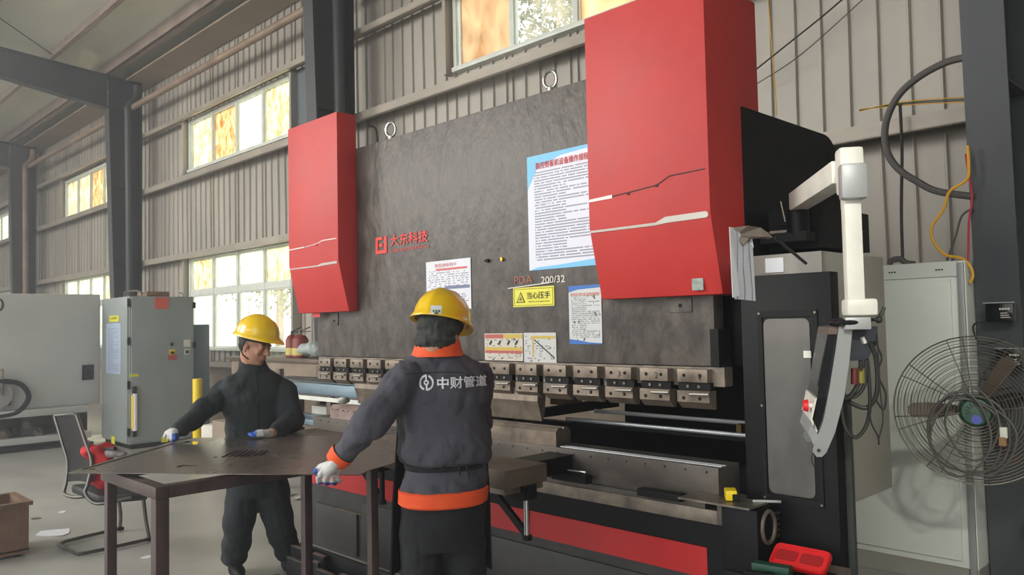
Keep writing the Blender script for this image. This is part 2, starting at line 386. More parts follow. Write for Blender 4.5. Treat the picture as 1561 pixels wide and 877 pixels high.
def spans(x0, x1):
    wc = [w_ for w_ in WINS if w_[0] < (x0+x1)/2 < w_[1]]
    z = .95; out = []
    for w_ in sorted(wc, key=lambda q: q[2]):
        if w_[2] > z+.01: out.append((z, w_[2]))
        z = w_[3]
    out.append((z, 6.3)); return out
for a, b in zip(cuts, cuts[1:]):
    k = max(1, round((b-a)/1.0)); 
    for i in range(k):
        xa, xb = a+(b-a)*i/k, a+(b-a)*(i+1)/k
        for z0, z1 in spans(xa, xb):
            if xb < -32: continue
            o = sheetmesh(xa, xb, z0, z1).build('cladding_sheet', m_clad, wall, smooth=False)
# windows
def window(num, x0, x1, z0, z1, cols, rows, mats, wy=WY):
    f = .05; fr = MB(); fr.bx(x0, x1, wy-.06, wy+.03, z1-f, z1); fr.bx(x0, x1, wy-.09, wy+.03, z0, z0+f); fr.bx(x0, x0+f, wy-.06, wy+.03, z0+f, z1-f); fr.bx(x1-f, x1, wy-.06, wy+.03, z0+f, z1-f)
    wo = struct(fr.build('window_%d' % num, m_wframe, bevel=.003)); 
    zs = [z0+f]+rows+[z1-f]; pw = (x1-x0-2*f)/cols
    for i in range(1, cols): MB().bx(x0+f+pw*i-.028, x0+f+pw*i+.028, wy-.05, wy+.025, z0+f, z1-f).build('mullion', m_wframe, wo)
    for z in rows:
        MB().bx(x0+f, x1-f, wy-.045, wy+.02, z-.045, z+.045).build('transom', m_wframe, wo)
    for i in range(cols):
        for j in range(len(zs)-1):
            a, b = x0+f+pw*i+.028, x0+f+pw*(i+1)-.028; c, d = zs[j]+(.045 if j else 0), zs[j+1]-(.045 if j < len(zs)-2 else 0)
            e = .022; s_ = MB().bx(a, b, wy-.03, wy, c, c+e); s_.bx(a, b, wy-.03, wy, d-e, d); s_.bx(a, a+e, wy-.03, wy, c+e, d-e); s_.bx(b-e, b, wy-.03, wy, c+e, d-e)
            s_.build('sash', m_wframe, wo)
            MB().bx(a+e, b-e, wy-.014, wy-.010, c+e, d-e).build('pane', mats[(i+j*cols) % len(mats)], wo)
    return wo
window(1, *WINS[0], 4, [], [g_film, g_clear, g_film, g_film])
window(2, *WINS[1], 4, [], [g_dirty, g_brown, g_light, g_dirty])
window(3, *WINS[2], 4, [2.13], [g_clear, g_clear, g_clear, g_clear, g_dirty, g_light, g_light, g_dirty])
window(4, *WINS[3], 4, [], [g_dirty, g_dirty, g_brown, g_dirty])
window(5, *WINS[4], 4, [2.13], [g_light, g_light, g_light, g_dirty])
window(6, *WINS[5], 4, [], [g_light, g_light, g_clear, g_dirty])
window(7, *WINS[6], 4, [2.13], [g_light])
# girts: C sections running the length of the wall, one length per bay
num = 0
edges = [-36]+[c for c in reversed(COLX)]+[7]
for a, b in zip(edges, edges[1:]):
    for z, hh in ((.99, .06), (2.80, .09), (4.12, .09), (5.16, .07)):
        num += 1
        zz = z+(.11 if (a == COLX[0] and z == 2.80) else 0)
        if a == COLX[0] and z > 5: continue
        g = MB().bx(a, b, WY-.24, WY-.04, zz-.004, zz+.004); g.bx(a, b, WY-.245, WY-.237, zz-hh, zz); g.bx(a, b, WY-.24, WY-.19, zz-hh-.006, zz-hh)
        struct(g.build('trim_%d' % num, m_girt))
    # jambs beside the openings
for (x0, x1, z0, z1) in WINS:
    num += 1; MB_ = MB()
    for x in (x0-.06, x1+.06): MB_.bx(x-.025, x+.025, WY-.14, WY-.03, z0-.02, z1+.02)
    struct(MB_.build('trim_%d' % num, m_clad))
# wide blue grey panel right of the window, eave tube
num += 1; struct(MB().bx(-10.02, -9.35, WY-.05, WY-.035, 2.80, 5.12).build('trim_%d' % num, mat('dull_blue_panel', (96, 104, 108), .6)))
for i, (a, b) in enumerate(zip(edges, edges[1:])):
    t = MB().cyl((a+.15, 5.32, 5.62), (b-.25, 5.32, 5.62), .055, n=14).build('eave_tube', m_pipe); tag(t, ['rusty round tube along the wall top, far left bay', 'rusty round tube along the wall top between the fourth and fifth columns from the right', 'rusty round tube along the wall top in the third bay from the right', 'long rusty tube above the stained high windows left of the press', 'rusty tube high on the wall above the press', 'rusty tube high on the wall right of the right column'][i], 'pipe', 'tubes along the eave')
# columns and rafters
RZ = lambda y: 6.30-.078*(y-3.2)
for i, cx in enumerate(COLX):
    t = thing('steel_column', (cx, 5.2, 0), ['dark painted steel column at the right edge behind the fan', 'dark steel column behind the left red cover of the press', 'dark steel column behind the grey electrical cabinet', 'dark steel column with a rusty brown downpipe at far left', 'farthest dark steel column at the left edge'][i], 'column', 'portal frame columns')
    yi = lambda z: 5.08-.16*z/5.6
    c = MB(); c.prism([(yi(0), 0), (yi(0)+.015, 0), (yi(5.6)+.015, 5.6), (yi(5.6), 5.6)], lambda y, z: (cx-.11, y, z), lambda y, z: (cx+.11, y, z)); c.build('flange', m_col, t)
    MB().bx(cx-.11, cx+.11, 5.49, 5.505, 0, 6.15).build('flange', m_col, t)
    c = MB(); c.prism([(yi(0)+.015, 0), (5.49, 0), (5.49, 6.10), (4.95, 6.14), (4.95, 5.6), (yi(5.5)+.015, 5.5)], lambda y, z: (cx-.006, y, z), lambda y, z: (cx+.006, y, z)); c.build('web', m_col, t)
    for z in (1.2, 2.8, 4.12): MB().bx(cx+.006, cx+.1, yi(z)+.02, 5.49, z-.005, z+.005).build('stiffener', m_col, t)
    MB().bx(cx-.14, cx+.14, 5.0, 5.55, 0, .03).build('base_plate', m_col, t)
    r = thing('roof_rafter', (cx, 5.0, 5.6), ['dark steel roof rafter above the right column', 'dark steel roof rafter over the left red cover', 'dark sloping steel roof rafter, the nearest one in view at upper left', 'dark roof rafter, second in view at upper left', 'farthest dark roof rafter'][i], 'beam', 'portal frame rafters')
    y0 = -9.0
    c = MB(); c.prism([(y0, RZ(y0)-.02), (y0, RZ(y0)-.005), (5.5, RZ(5.5)-.005), (5.5, RZ(5.5)-.02)], lambda y, z: (cx-.11, y, z), lambda y, z: (cx+.11, y, z)); c.build('top_flange', m_col, r)
    c = MB(); c.prism([(y0, RZ(y0)-.50), (y0, RZ(y0)-.485), (3.2, RZ(3.2)-.475), (4.92, RZ(4.92)-.60), (4.92, RZ(4.92)-.615), (3.2, RZ(3.2)-.49)], lambda y, z: (cx-.11, y, z), lambda y, z: (cx+.11, y, z)); c.build('bottom_flange', m_col, r)
    c = MB(); c.prism([(y0, RZ(y0)-.49), (y0, RZ(y0)-.02), (4.93, RZ(4.93)-.02), (4.93, RZ(4.93)-.605), (3.2, RZ(3.2)-.48)], lambda y, z: (cx-.006, y, z), lambda y, z: (cx+.006, y, z)); c.build('web', m_col, r)
    if i in (1, 2, 3):
        dp = smoothpath([(cx+.16, 5.4, 6.05), (cx+.16, 5.38, 5.8), (cx+.16, 5.24, 5.6), (cx+.16, 5.24, 5.3), (cx+.16, 5.26, 3), (cx+.16, 5.28, 0.3)], 5)
        tag(MB().tube(dp, .065, 12).build('downpipe', m_pipe if i == 3 else m_col), ['', 'dark downpipe on the column behind the left red cover', 'dark round downpipe beside the column behind the grey cabinet', 'rusty brown downpipe on the far left column'][i], 'pipe', 'rainwater downpipes')
# roof
purl = [5.02, 4.02, 2.8, 1.55, .3, -.95, -2.2, -3.5, -5, -6.5, -8]
roof = MB(); roof.prism([(-9, RZ(-9)+.2), (-9, RZ(-9)+.26), (6.1, RZ(6.1)+.26), (6.1, RZ(6.1)+.2)], lambda y, z: (-38, y, z), lambda y, z: (8, y, z))
roof = struct(roof.build('ceiling', m_roof, smooth=False))
for i, y in enumerate(purl):
    p = MB(); z = RZ(y)-.005
    if i == 0: p.cyl((-36, y, z+.10), (8, y, z+.10), .07, n=12); p.bx(-36, 8, y-.15, y-.13, z+.02, z+.2)
    else: p.bx(-36, 8, y-.004, y+.004, z, z+.2); p.bx(-36, 8, y-.07, y, z, z+.006); p.bx(-36, 8, y-.07, y-.064, z, z+.025); p.bx(-36, 8, y, y+.07, z+.194, z+.2)
    p.build('purlin', m_purl, roof)
num += 1; struct(MB().bx(-36, 8, 5.22, 5.72, 6.12, 6.15).build('trim_%d' % num, m_soff))
for k, (x0, y0, x1, y1) in enumerate([(-15.2, 4.0, -9.5, -1.5), (-15.2, -1.5, -9, 4.0), (-22.2, 4.0, -16.5, -1.5)]):
    tag(MB().cyl((x0, y0, RZ(y0)+.05), (x1, y1, RZ(y1)+.05), .008, n=6).build('roof_brace_rod', m_blackm), ['thin steel tie rod crossing under the roof from the nearest rafter', 'second thin tie rod crossing under the roof', 'thin tie rod under the roof of the farther bay'][k], 'rod', 'roof tie rods')
tag(MB().bar((-15.3, 4.0, 6.2), (-15.3, 3.6, 5.72), .04, .04).build('knee_brace', m_col), 'short dark knee brace between purlin and nearest rafter', 'brace')
# side walls out of view
struct(MB().bx(-38.2, -38, -9, WY, 0, 6.6).build('wall_left', m_clad)); struct(MB().bx(8, 8.2, -9, WY, 0, 6.6).build('wall_right', m_clad))
# trees outside
def tree(x, y, h, rad, m, label, n=5200, zc=None):
    t = thing('tree', (x, y, -.25), label, 'tree', 'trees outside the windows')
    tr = MB(); tr.tube([(x, y, -.25), (x+.1, y, h*.4), (x, y+.1, h*.8)], [.14, .1, .04], 8); tr.build('trunk', m_bark, t)
    br = MB()
    for k in range(14):
        a = random.uniform(0, 2*PI); z = random.uniform(.3, .8)*h; br.tube([(x, y, z), (x+math.cos(a)*rad*.5, y+math.sin(a)*rad*.5, z+.5), (x+math.cos(a)*rad*.9, y+math.sin(a)*rad*.9, z+.7)], [.04, .025, .008], 5)
    br.build('branches', m_bark, t)
    lf = MB(); zc = zc or h*.72
    for k in range(n):
        p = V((random.gauss(0, 1), random.gauss(0, 1), random.gauss(0, 1))); p = p.normalized()*(random.random()**.4)
        c = V((x, y, zc))+V((p.x*rad, p.y*rad, p.z*h*.36)); a = V((random.uniform(-1, 1), random.uniform(-1, 1), random.uniform(-1, 1))).normalized(); b = a.orthogonal().normalized(); s_ = random.uniform(.03, .07)
        lf.add([c-a*s_, c-b*s_*.5, c+a*s_, c+b*s_*.5], [(0, 1, 2, 3)])
    o = lf.build('foliage', m, t, smooth=False); o['kind'] = 'stuff'
tree(-7.8, 9.2, 7.2, 1.25, m_leafd, 'dark leafy tree seen through the clear high pane above the press', 7500, 6.2)
tree(-15.5, 9.5, 4.4, 1.9, m_leaf, 'pale green tree outside the low windows behind the left worker', 3000)
tree(-19.5, 10.5, 5.0, 2.0, m_leaf, 'pale green tree outside the low windows further left', 3000)
# ------------------------------------------------------------------ press brake
RX0, RX1, RY = -5.04, -1.84, 3.02
press = thing('press_brake', (-3.44, 3.4, 0), 'large red and black sheet metal press brake filling the middle of the hall', 'press brake')
MB().bx(RX0, RX1, RY, RY+.08, 1.30, 2.70).build('ram_plate', m_ram, press, bevel=.004)
# ram top is level at 2.705; steel tool holder rail below it
MB().bx(RX0+.02, RX1+.045, RY-.005, RY+.06, 1.215, 1.297).build('tool_rail', m_steel, press)
MB().bx(RX1-.01, RX1+.03, RY-.02, RY+.08, 1.30, 1.46).build('ram_guide', m_black, press)
for sx, lab in ((-4.98, 'left'), (-1.78, 'right')):
    # C shaped side frame with rounded top rear corner
    rear, top = 4.12, 2.425
    poly = [(3.12, 0), (rear, 0), (rear, 1.85)]
    cc = (rear-.16, top-.16)
    poly += [(rear, top-.3)]+[(cc[0]+.16*math.cos(a), cc[1]+.16*math.sin(a)) for a in [math.radians(q) for q in range(0, 91, 15)]]
    poly += [(3.14, top), (3.14, 1.30), (3.50, 1.25), (3.56, 1.15), (3.56, 1.02), (3.50, .90), (3.12, .86)]
    MB().prism(poly, lambda y, z: (sx-.035, y, z), lambda y, z: (sx+.035, y, z)).build('side_frame', m_black, press, smooth=False)
    MB().cyl((sx-.037, rear-.1, top-.1), (sx+.038, rear-.1, top-.1), .035, n=20).build('lifting_hole', m_blackm, press)
MB().bx(-3.1, -1.82, 4.02, 4.08, 0, 2.35).build('rear_blackout', m_blackm, press)  # black panels added to keep the throat dark, split to let light in
MB().bx(-4.95, -3.1, 4.02, 4.08, 1.28, 2.35).build('rear_blackout', m_blackm, press)
MB().bx(-4.95, -3.1, 4.02, 4.08, 0, .84).build('rear_blackout', m_blackm, press)
MB().bx(-4.93, -1.83, 3.18, 3.5, 1.45, 2.30).build('hydraulic_beam', m_black, press)
MB().bx(-4.90, -1.83, 3.12, 3.30, 0, .80).build('bed_web', m_black, press)
# bed
BY = 2.95
MB().bx(-5.0, -1.80, BY, BY+.17, .735, .885).build('bed_rail', m_bed, press, bevel=.002)
MB().bx(-5.0, -1.86, BY-.012, BY+.1, .700, .735).build('bed_slot', m_bed, press)
MB().bx(-5.0, -1.80, BY-.02, BY+.1, .655, .712).build('bed_lower_rail', m_steel, press, bevel=.002)
MB().bx(-1.80, -1.70, BY-.02, BY+.1, .655, .77).build('bed_end_block', m_steel, press, bevel=.002)
MB().bx(-5.0, -1.86, BY+.0, BY+.14, .548, .655).build('bed_recess', m_blackm, press)
MB().bx(-5.02, -1.86, BY-.01, BY+.16, .425, .550).build('red_band', m_redd, press)
MB().bx(-5.02, -1.86, BY+.0, BY+.16, 0, .425).build('bed_base', m_base, press)
MB().bx(-1.858, -1.74, BY-.012, BY+.2, 0, .65).build('bed_end', m_black, press)
MB().bx(-4.4, -1.95, BY-.012, BY, .03, .375).build('inspection_cover', m_base, press, bevel=.004)
MB().bx(-4.95, -4.45, BY-.016, BY, .02, .30).build('inspection_cover', m_base, press, bevel=.004)
MB().bx(-4.66, -4.30, BY-.03, BY, .300, .306).build('cover_lip', m_card, press)
h = MB()
for k in range(30): h.cyl((-4.9+k*.105, BY-.002, .862), (-4.9+k*.105, BY+.01, .862), .0045, n=8)
h.build('bed_screw_row', m_blackm, press)['kind'] = 'stuff'
for k in range(3):
    x = -3.62+k*.55
    q = onY([848, 978, 720][k], [718, 744, 700][k], BY-.03) if k < 2 else V((-3.55, BY-.03, .76))
    q2 = onY([900, 1043, 760][k], [736, 763, 720][k], BY-.03) if k < 2 else V((-3.3, BY-.03, .72))
    sb = MB().bx(q.x, q2.x, BY-.065, BY-.018, q2.z-.004, q.z+.004).build('slide_block', m_blackm, press, bevel=.003)
    c = MB(); c.cyl((q.x+.02, BY-.055, (q.z+q2.z)/2), (q.x+.02, BY-.05, (q.z+q2.z)/2), .006, n=8); c.cyl((q2.x-.03, BY-.055, (q.z+q2.z)/2), (q2.x-.03, BY-.05, (q.z+q2.z)/2), .006, n=8); c.build('screw', m_steel, sb)
ak = onY(852, 715, BY-.035); tag(MB().tube([ak, ak+V((.17, 0, .002)), ak+V((.155, -.004, -.02))], .004, 6).build('hex_key', m_rod), 'small bent hex key lying on the left slide block of the bed', 'tool')
MB().bx(-2.70, -1.80, 2.975, 2.99, .885, .889).build('bed_edge_glint', m_rod, press)  # two bright strips stand in for light catching the bed's top edge
MB().bx(-2.70, -1.80, 3.005, 3.012, .885, .889).build('bed_edge_glint', m_rod, press)
# lower die sections and punches
for a, b, m in ((-3.32, -2.72, m_tool), (-3.95, -3.33, m_tool), (-4.80, -4.38, m_pinkst), (-4.37, -3.96, m_pinkst)):
    d = MB(); d.prism([(2.965, .885), (3.075, .885), (3.075, .955), (3.055, .975), (3.028, .975), (3.02, .962), (3.012, .975), (2.985, .975), (2.965, .955)], lambda y, z: (a, y, z), lambda y, z: (b, y, z)); d.build('die_section', m, press, smooth=False)
c = MB()
for k in range(6):
    x = -4.77+k*.065; c.cyl((x, 2.96, .945), (x, 2.966, .945), .004, n=6)
c.build('die_screw_row', m_blackm, press)['kind'] = 'stuff'
for k in range(4):
    b = -2.865-k*.42; a = b-.415
    p = MB(); p.prism([(2.995, 1.165), (3.055, 1.165), (3.05, 1.10), (3.04, 1.03), (3.026, .995), (3.02, .995), (3.005, 1.05), (2.99, 1.098)], lambda y, z: (a, y, z), lambda y, z: (b, y, z)); p.build('punch_section', m_tool, press, smooth=False)
# tool clamps, sixteen alike
cx0, cx1 = -2.004, -1.854
cl = MB().bx(cx0, cx1, 2.975, 3.02, 1.232, 1.288).build('tool_clamp', m_tool, press, bevel=.002)
MB().bx(cx0-.005, cx1+.005, 2.99, 3.02, 1.198, 1.230).build('wedge_plate', m_blackm, cl)
l = MB(); l.prism([(3.022, 1.197), (2.968, 1.197), (2.968, 1.148), (3.004, 1.118), (3.022, 1.118)], lambda y, z: (cx0+.002, y, z), lambda y, z: (cx1+.012, y, z)); l.build('lower_jaw', m_tool, cl, smooth=False)
for x in (cx0+.035, cx1-.035):
    for z, yy in ((1.262, 2.975), (1.165, 2.968)):
        MB().cyl((x, yy-.002, z), (x, yy+.004, z), .008, n=10).build('bolt', m_blackm, cl)
for x in (cx0+.045, cx1-.05): MB().cyl((x, 2.985, 1.214), (x, 2.992, 1.214), .007, n=8).build('bolt', m_steel, cl)
MB().cyl((cx0+.075, 2.955, 1.183), (cx1+.025, 2.945, 1.186), .0065, n=8).build('lever', mat('lever_steel', (150, 146, 140), .4, .6), cl)
for k in range(1, 16):
    copy_tree(cl, press, V((-.2*k+(.003*k if k > 8 else 0), 0, 0)))
for k, (tx, x) in enumerate((('1', -1.895), ('2', -2.12), ('3', -2.33))):
    lettering(tx, m_ink, press, (x, 2.9745, 1.245), (1, 0, 0), (0, 0, 1), .008 if tx == '1' else .016, .026, .001, 'scribed_number')
# eye bolts
for q in ((-4.19, 2.705), (-2.79, 2.705)):
    e = MB(); e.tube([V((q[0], 3.06, q[1]+.065))+V((math.cos(a)*.034, math.cos(a)*.012, math.sin(a)*.045)) for a in [2*PI*k/20 for k in range(20)]], .009, 8, closed=True); e.cyl((q[0], 3.06, 2.70), (q[0], 3.06, 2.725), .02, n=10)
    e.build('eye_bolt', m_chrome, press)
# red cylinder covers
def cover(x0, x1, y1, big):
    yf, zt, zb, zk = 2.867, 2.925, 1.605, 1.915
    prof = [(yf, zt), (y1, zt), (y1, zb), (yf+.078, zb), (yf+.012, zk-.03), (yf, zk+.03)]
    c = MB(); c.prism(prof, lambda y, z: (x0, y, z), lambda y, z: (x1, y, z)); co = c.build('cylinder_cover', m_red, press, bevel=.006)
    W = x1-x0
    def strip(pts, hw, m, nm, z_off=0):
        q = MB()
        for (a, za, ha), (b, zb_, hb) in zip(pts, pts[1:]):
            ya = yf-.003; q.prism([(a, za-ha), (b, zb_-hb), (b, zb_+hb), (a, za+ha)], lambda x, z: (x0+x*W, ya+max(0, (zk+.02-z))*.22, z), lambda x, z: (x0+x*W, ya+.004+max(0, (zk+.02-z))*.22, z))
        q.build(nm, m, co, smooth=False)
    if big:
        strip([(.01, 2.062, .006), (.22, 2.067, .008)], 0, m_line, 'silver_stripe')
        strip([(.22, 2.067, .0022), (.60, 2.085, .0022), (.70, 2.115, .0022), (.97, 2.120, .0022)], 0, m_seam, 'panel_gap')
        strip([(.01, 1.918, .005), (.58, 1.918, .006), (.66, 1.93, .013), (.97, 1.932, .013), (.985, 1.932, .006)], 0, m_line, 'silver_stripe')
        MB().cyl((x0+.36*W, yf-.004, 2.068), (x0+.36*W, yf, 2.068), .007, n=10).build('screw', m_seam, co)
        MB().cyl((x0+.60*W, yf-.004, 2.083), (x0+.60*W, yf, 2.083), .007, n=10).build('screw', m_seam, co)
        MB().bx(x0+.79*W, x0+.875*W, yf+.058, yf+.064, 1.625, 1.675).build('rating_label', mat('label_grey', (170, 176, 168), .5, 0, (120, 128, 120), 60), co)
    else:
        strip([(.01, 2.055, .004), (.38, 2.060, .004)], 0, m_line, 'silver_stripe')
        strip([(.38, 2.060, .002), (.62, 2.072, .002), (.70, 2.085, .003), (.98, 2.085, .003)], 0, m_line, 'panel_gap')
        strip([(.01, 1.918, .004), (.60, 1.918, .005), (.68, 1.925, .008), (.98, 1.928, .008)], 0, m_line, 'silver_stripe')
        for f_ in (.36, .60): MB().cyl((x0+f_*W, yf-.004, 2.06), (x0+f_*W, yf, 2.06), .006, n=10).build('screw', m_seam, co)
    return co
cover(-5.165, -4.524, 3.018, False)
c_r = cover(-2.39, -1.748, 3.30, True)
# small access plates under the covers
for x0, x1, z0, z1 in ((-4.86, -4.77, 1.515, 1.60), (-2.06, -1.945, 1.535, 1.602)):
    p = MB().bx(x0, x1, RY-.006, RY, z0, z1).build('access_plate', m_ram, press, bevel=.002)
    MB().cyl(((x0+x1)/2, RY-.009, z0+.03), ((x0+x1)/2, RY-.005, z0+.03), .009, n=10).build('lock', m_blackm, p)
for x, mm in ((-3.245, m_blackm), (-3.13, mat('brass', (190, 160, 70), .3, .8))):
    MB().cyl((x, RY-.015, 1.852), (x, RY, 1.852), .011, n=8).build('fitting', mm, press); MB().cyl((x-.02, RY-.01, 1.852), (x-.008, RY-.01, 1.852), .006, n=8).build('fitting', m_blackm, press)
# logo and lettering painted on the ram
m_lred = mat('logo_red', (226, 66, 56), .6)
def onram(u, v): return V((u, RY-.003, v))
lg = MB(); lx, lz, s = -4.312, 1.968, .108
for (a, b, c, d) in ((0, .2, .2, .82), (0, 1, 0, .2), (.78, 1, .2, 1), (0, .62, .82, 1), (.30, .62, .40, .60)):
    lg.bx(lx+a*s*1.12, lx+b*s*1.12, RY-.005, RY+.001, lz+c*s, lz+d*s)
lg.build('logo', m_lred, press, smooth=False)
lettering('大东科技', m_lred, press, onram(-4.155, 2.005), (1, 0, 0), (0, 0, 1), .385, .075, .001, 'painted_lettering', .018)
lettering('DANDONTECH', m_lred, press, onram(-4.155, 1.968), (1, 0, 0), (0, 0, 1), .385, .020, .001, 'painted_lettering')
lettering('PDA', mat('brown_letters', (168, 96, 80), .6), press, onram(-3.041, 1.711), (1, 0, 0), (0, 0, 1), .135, .040, .001, 'painted_lettering')
lettering('200/32', m_line, press, onram(-2.845, 1.704), (1, 0, 0), (0, 0, 1), .165, .036, .001, 'painted_lettering', .01)
# table support arms
def support(dx):
    a = MB().bx(-3.35+dx, -2.462+dx, 2.36, 2.62, .800, .880).build('support_arm', m_card, press, bevel=.003)
    MB().bx(-2.75+dx, -2.60+dx, 2.62, 2.95, .78, .86).build('arm_bracket', m_black, a)
    MB().bx(-2.80+dx, -2.47+dx, 2.37, 2.60, .775, .800).build('arm_rail', m_steel, a)
    MB().bx(-2.52+dx, -2.45+dx, 2.46, 2.54, .74, .80).build('arm_block', m_blackm, a)
    MB().cyl((-2.475+dx, 2.50, .58), (-2.475+dx, 2.50, .78), .014, n=12).build('post', m_chrome if dx == 0 else m_blackm, a)
    MB().bar((-2.74+dx, 2.50, .79), (-2.475+dx, 2.50, .585), .02, .03).build('brace', m_blackm, a)
    MB().cyl((-2.475+dx, 2.50, .565), (-2.475+dx, 2.50, .585), .022, n=12).build('foot', m_blackm, a)
support(0); support(-1.07)
# back gauge inside the throat
bgq = MB(); bgq.cyl((-2.95, 3.55, .995), (-1.86, 3.55, .995), .011, n=10); bgq.build('back_gauge_rod', m_rod, press)
MB().cyl((-3.0, 3.36, .965), (-1.87, 3.36, .965), .010, n=10).build('back_gauge_rod', m_rod, press)
MB().bx(-3.0, -1.85, 3.40, 3.50, .930, .955).build('back_gauge_beam', m_black, press)
MB().bar((-3.25, 3.15, .975), (-2.95, 3.75, 1.03), .06, .05).build('back_gauge_arm', m_black, press)
MB().bx(-1.96, -1.935, 3.38, 3.42, .955, 1.01).build('stop_finger', mat('dull_brass', (96, 80, 40), .4, .6), press)
MB().bx(-4.9, -3.3, 3.38, 3.52, .965, .985).build('back_gauge_tray', m_blackm, press)
MB().bx(-3.52, -3.27, 3.79, 3.81, .98, 1.075).build('wood_stop', m_brown, press)
MB().bx(-3.52, -3.20, 3.77, 3.79, 1.075, 1.17).build('plate_stop', m_card, press)
# drive box in front of the right end
db = MB().bx(-1.72, -1.565, 2.83, 2.99, .50, .765).build('drive_box', m_black, press, bevel=.006)
MB().bx(-1.715, -1.575, 2.82, 2.98, .30, .52).build('drive_motor', m_blackm, db, bevel=.01)
rg = MB(); rg.tube([(-1.562, 2.91+math.cos(a)*.05, .69+math.sin(a)*.06) for a in [2*PI*k/24 for k in range(24)]], .009, 8, closed=True); rg.build('flange_ring', m_card, db)
f_ = MB()
for k in range(5): f_.bx(-1.565, -1.556, 2.965, 2.995, .64+k*.022, .65+k*.022)
f_.build('cooling_fins', m_base, db)
MB().bx(-1.90, -1.58, 2.80, 2.95, .770, .778).build('end_plate', m_steel, press)
# hinged side guard with window
GY = 3.0
MB().bx(-1.70, -1.32, GY, GY+.07, .12, 1.675).build('side_guard', m_black, press, bevel=.004)
wf = MB()
for q in ((-1.625, -1.375, .775, .80), (-1.625, -1.375, 1.505, 1.53), (-1.625, -1.605, .80, 1.505), (-1.395, -1.375, .80, 1.505)): wf.bx(q[0], q[1], GY-.006, GY, q[2], q[3])
wf = wf.build('guard_window_frame', m_black, press)
MB().prism(rrect(-1.600, -1.408, .805, 1.498, .025), lambda x, z: (x, GY-.004, z), lambda x, z: (x, GY-.001, z)).build('guard_window', m_guardp, press, smooth=False)
for x, z in ((-1.617, 1.52), (-1.383, 1.52), (-1.617, .785), (-1.383, .785), (-1.617, 1.15)): MB().cyl((x, GY-.009, z), (x, GY-.005, z), .005, n=8).build('screw', m_steel, wf)
MB().bx(-1.432, -1.402, GY-.012, GY-.004, 1.345, 1.372).build('switch_plate', m_white, press)
MB().bx(-1.38, -1.30, 3.075, 3.10, .0, 1.2).build('guard_return', mat('dull_green_grey', (58, 62, 58), .5), press)
# electrical box on the press side
eb = MB().bx(-1.74, -1.40, 3.11, 3.74, .735, 1.765).build('electrical_box', m_grey, press, bevel=.003)
MB().bx(-1.64, -1.56, 3.105, 3.11, 1.69, 1.75).build('box_label', m_paper, eb)
MB().cyl((-1.398, 3.2, .85), (-1.392, 3.2, .85), .012, n=12).build('lock', m_chrome, eb)
MB().bx(-1.75, -1.50, 3.35, 3.85, 1.80, 1.98).build('valve_box', m_blackm, press)
cb = MB().tube(smoothpath([(-1.72, 3.36, 1.92), (-1.60, 3.3, 1.90), (-1.52, 3.5, 1.88), (-1.50, 3.8, 1.90)]), .004, 6).build('wire', m_cable, press)
# rear cable by left cover
MB().tube(smoothpath([(-4.50, 3.10, 2.86), (-4.44, 3.12, 2.83), (-4.42, 3.12, 2.70)]), .007, 6).build('hose', m_cable, press)
# ------------------------------------------------------------------ posters and signs on the ram
def poster(name, x0, x1, z0, z1, m, label, cat='poster', skew=0):
    t = thing(name, (x0, RY-.004, z0), label, cat)
    p = MB(); p.prism([(x0, z0), (x1, z0), (x1, z1), (x0, z1)], lambda x, z: (x, RY-.0045, z), lambda x, z: (x, RY-.0015, z)); p.build('sheet', m, t, smooth=False)
    return t
def flat(pts, m, t, name, y=RY-.0055):
    MB().prism(pts, lambda x, z: (x, y, z), lambda x, z: (x, y+.001, z)).build(name, m, t, smooth=False)
P1 = poster('regulation_poster', -2.927, -2.44, 1.776, 2.375, print_mat('poster_print_large', 42, 60, (222, 224, 236), (60, 60, 90), (.10, .95, .07, .86), .9), 'tall white and blue rules poster with red title, beside the right red cover')
flat([(-2.927, 2.20), (-2.86, 2.30), (-2.70, 2.35), (-2.44, 2.362), (-2.44, 2.375), (-2.927, 2.375)], m_lblue, P1, 'header')
flat([(-2.927, 1.776), (-2.44, 1.776), (-2.44, 1.812), (-2.70, 1.795), (-2.86, 1.79)], m_lblue, P1, 'footer')
lettering('数控剪板机设备操作规程', m_inkred, P1, (-2.865, RY-.006, 2.300), (1, 0, 0), (0, 0, 1), .36, .036, .0008, 'title', .015)
P2 = poster('notice_sheet', -3.793, -3.391, 1.59, 1.880, print_mat('poster_print_notice', 22, 34, (222, 222, 230), (90, 90, 110), (.05, .95, .06, .8), .5), 'white laminated notice with a small red title behind the grey-jacketed worker', 'poster')
flat([(-3.70, 1.822), (-3.42, 1.822), (-3.42, 1.834), (-3.70, 1.834)], mat('faded_red', (206, 96, 96), .5), P2, 'red_bar')
lettering('危险源告知卡', mat('faded_red', (206, 96, 96), .5), P2, (-3.71, RY-.006, 1.842), (1, 0, 0), (0, 0, 1), .20, .022, .0008, 'title')
flat([(-3.62, 1.71), (-3.40, 1.71), (-3.40, 1.728), (-3.62, 1.728)], mat('slate_print', (110, 120, 150), .5), P2, 'blue_bar')
for k in range(5):
    x = -3.765+k*.03; flat([(x, 1.685), (x+.024, 1.685), (x+.012, 1.708)], m_ink, P2, 'warning_triangle'); flat([(x+.005, 1.688), (x+.019, 1.688), (x+.012, 1.702)], m_signy, P2, 'warning_triangle', RY-.0065)
P3 = poster('warning_sign', -3.052, -2.756, 1.588, 1.690, m_signy, 'yellow hand crushing warning sign with black lettering on the ram', 'sign')
for a, b, c, d in ((-3.044, -2.764, 1.594, 1.596), (-3.044, -2.764, 1.680, 1.682), (-3.044, -3.042, 1.594, 1.682), (-2.766, -2.764, 1.594, 1.682)): flat([(a, c), (b, c), (b, d), (a, d)], m_ink, P3, 'border')
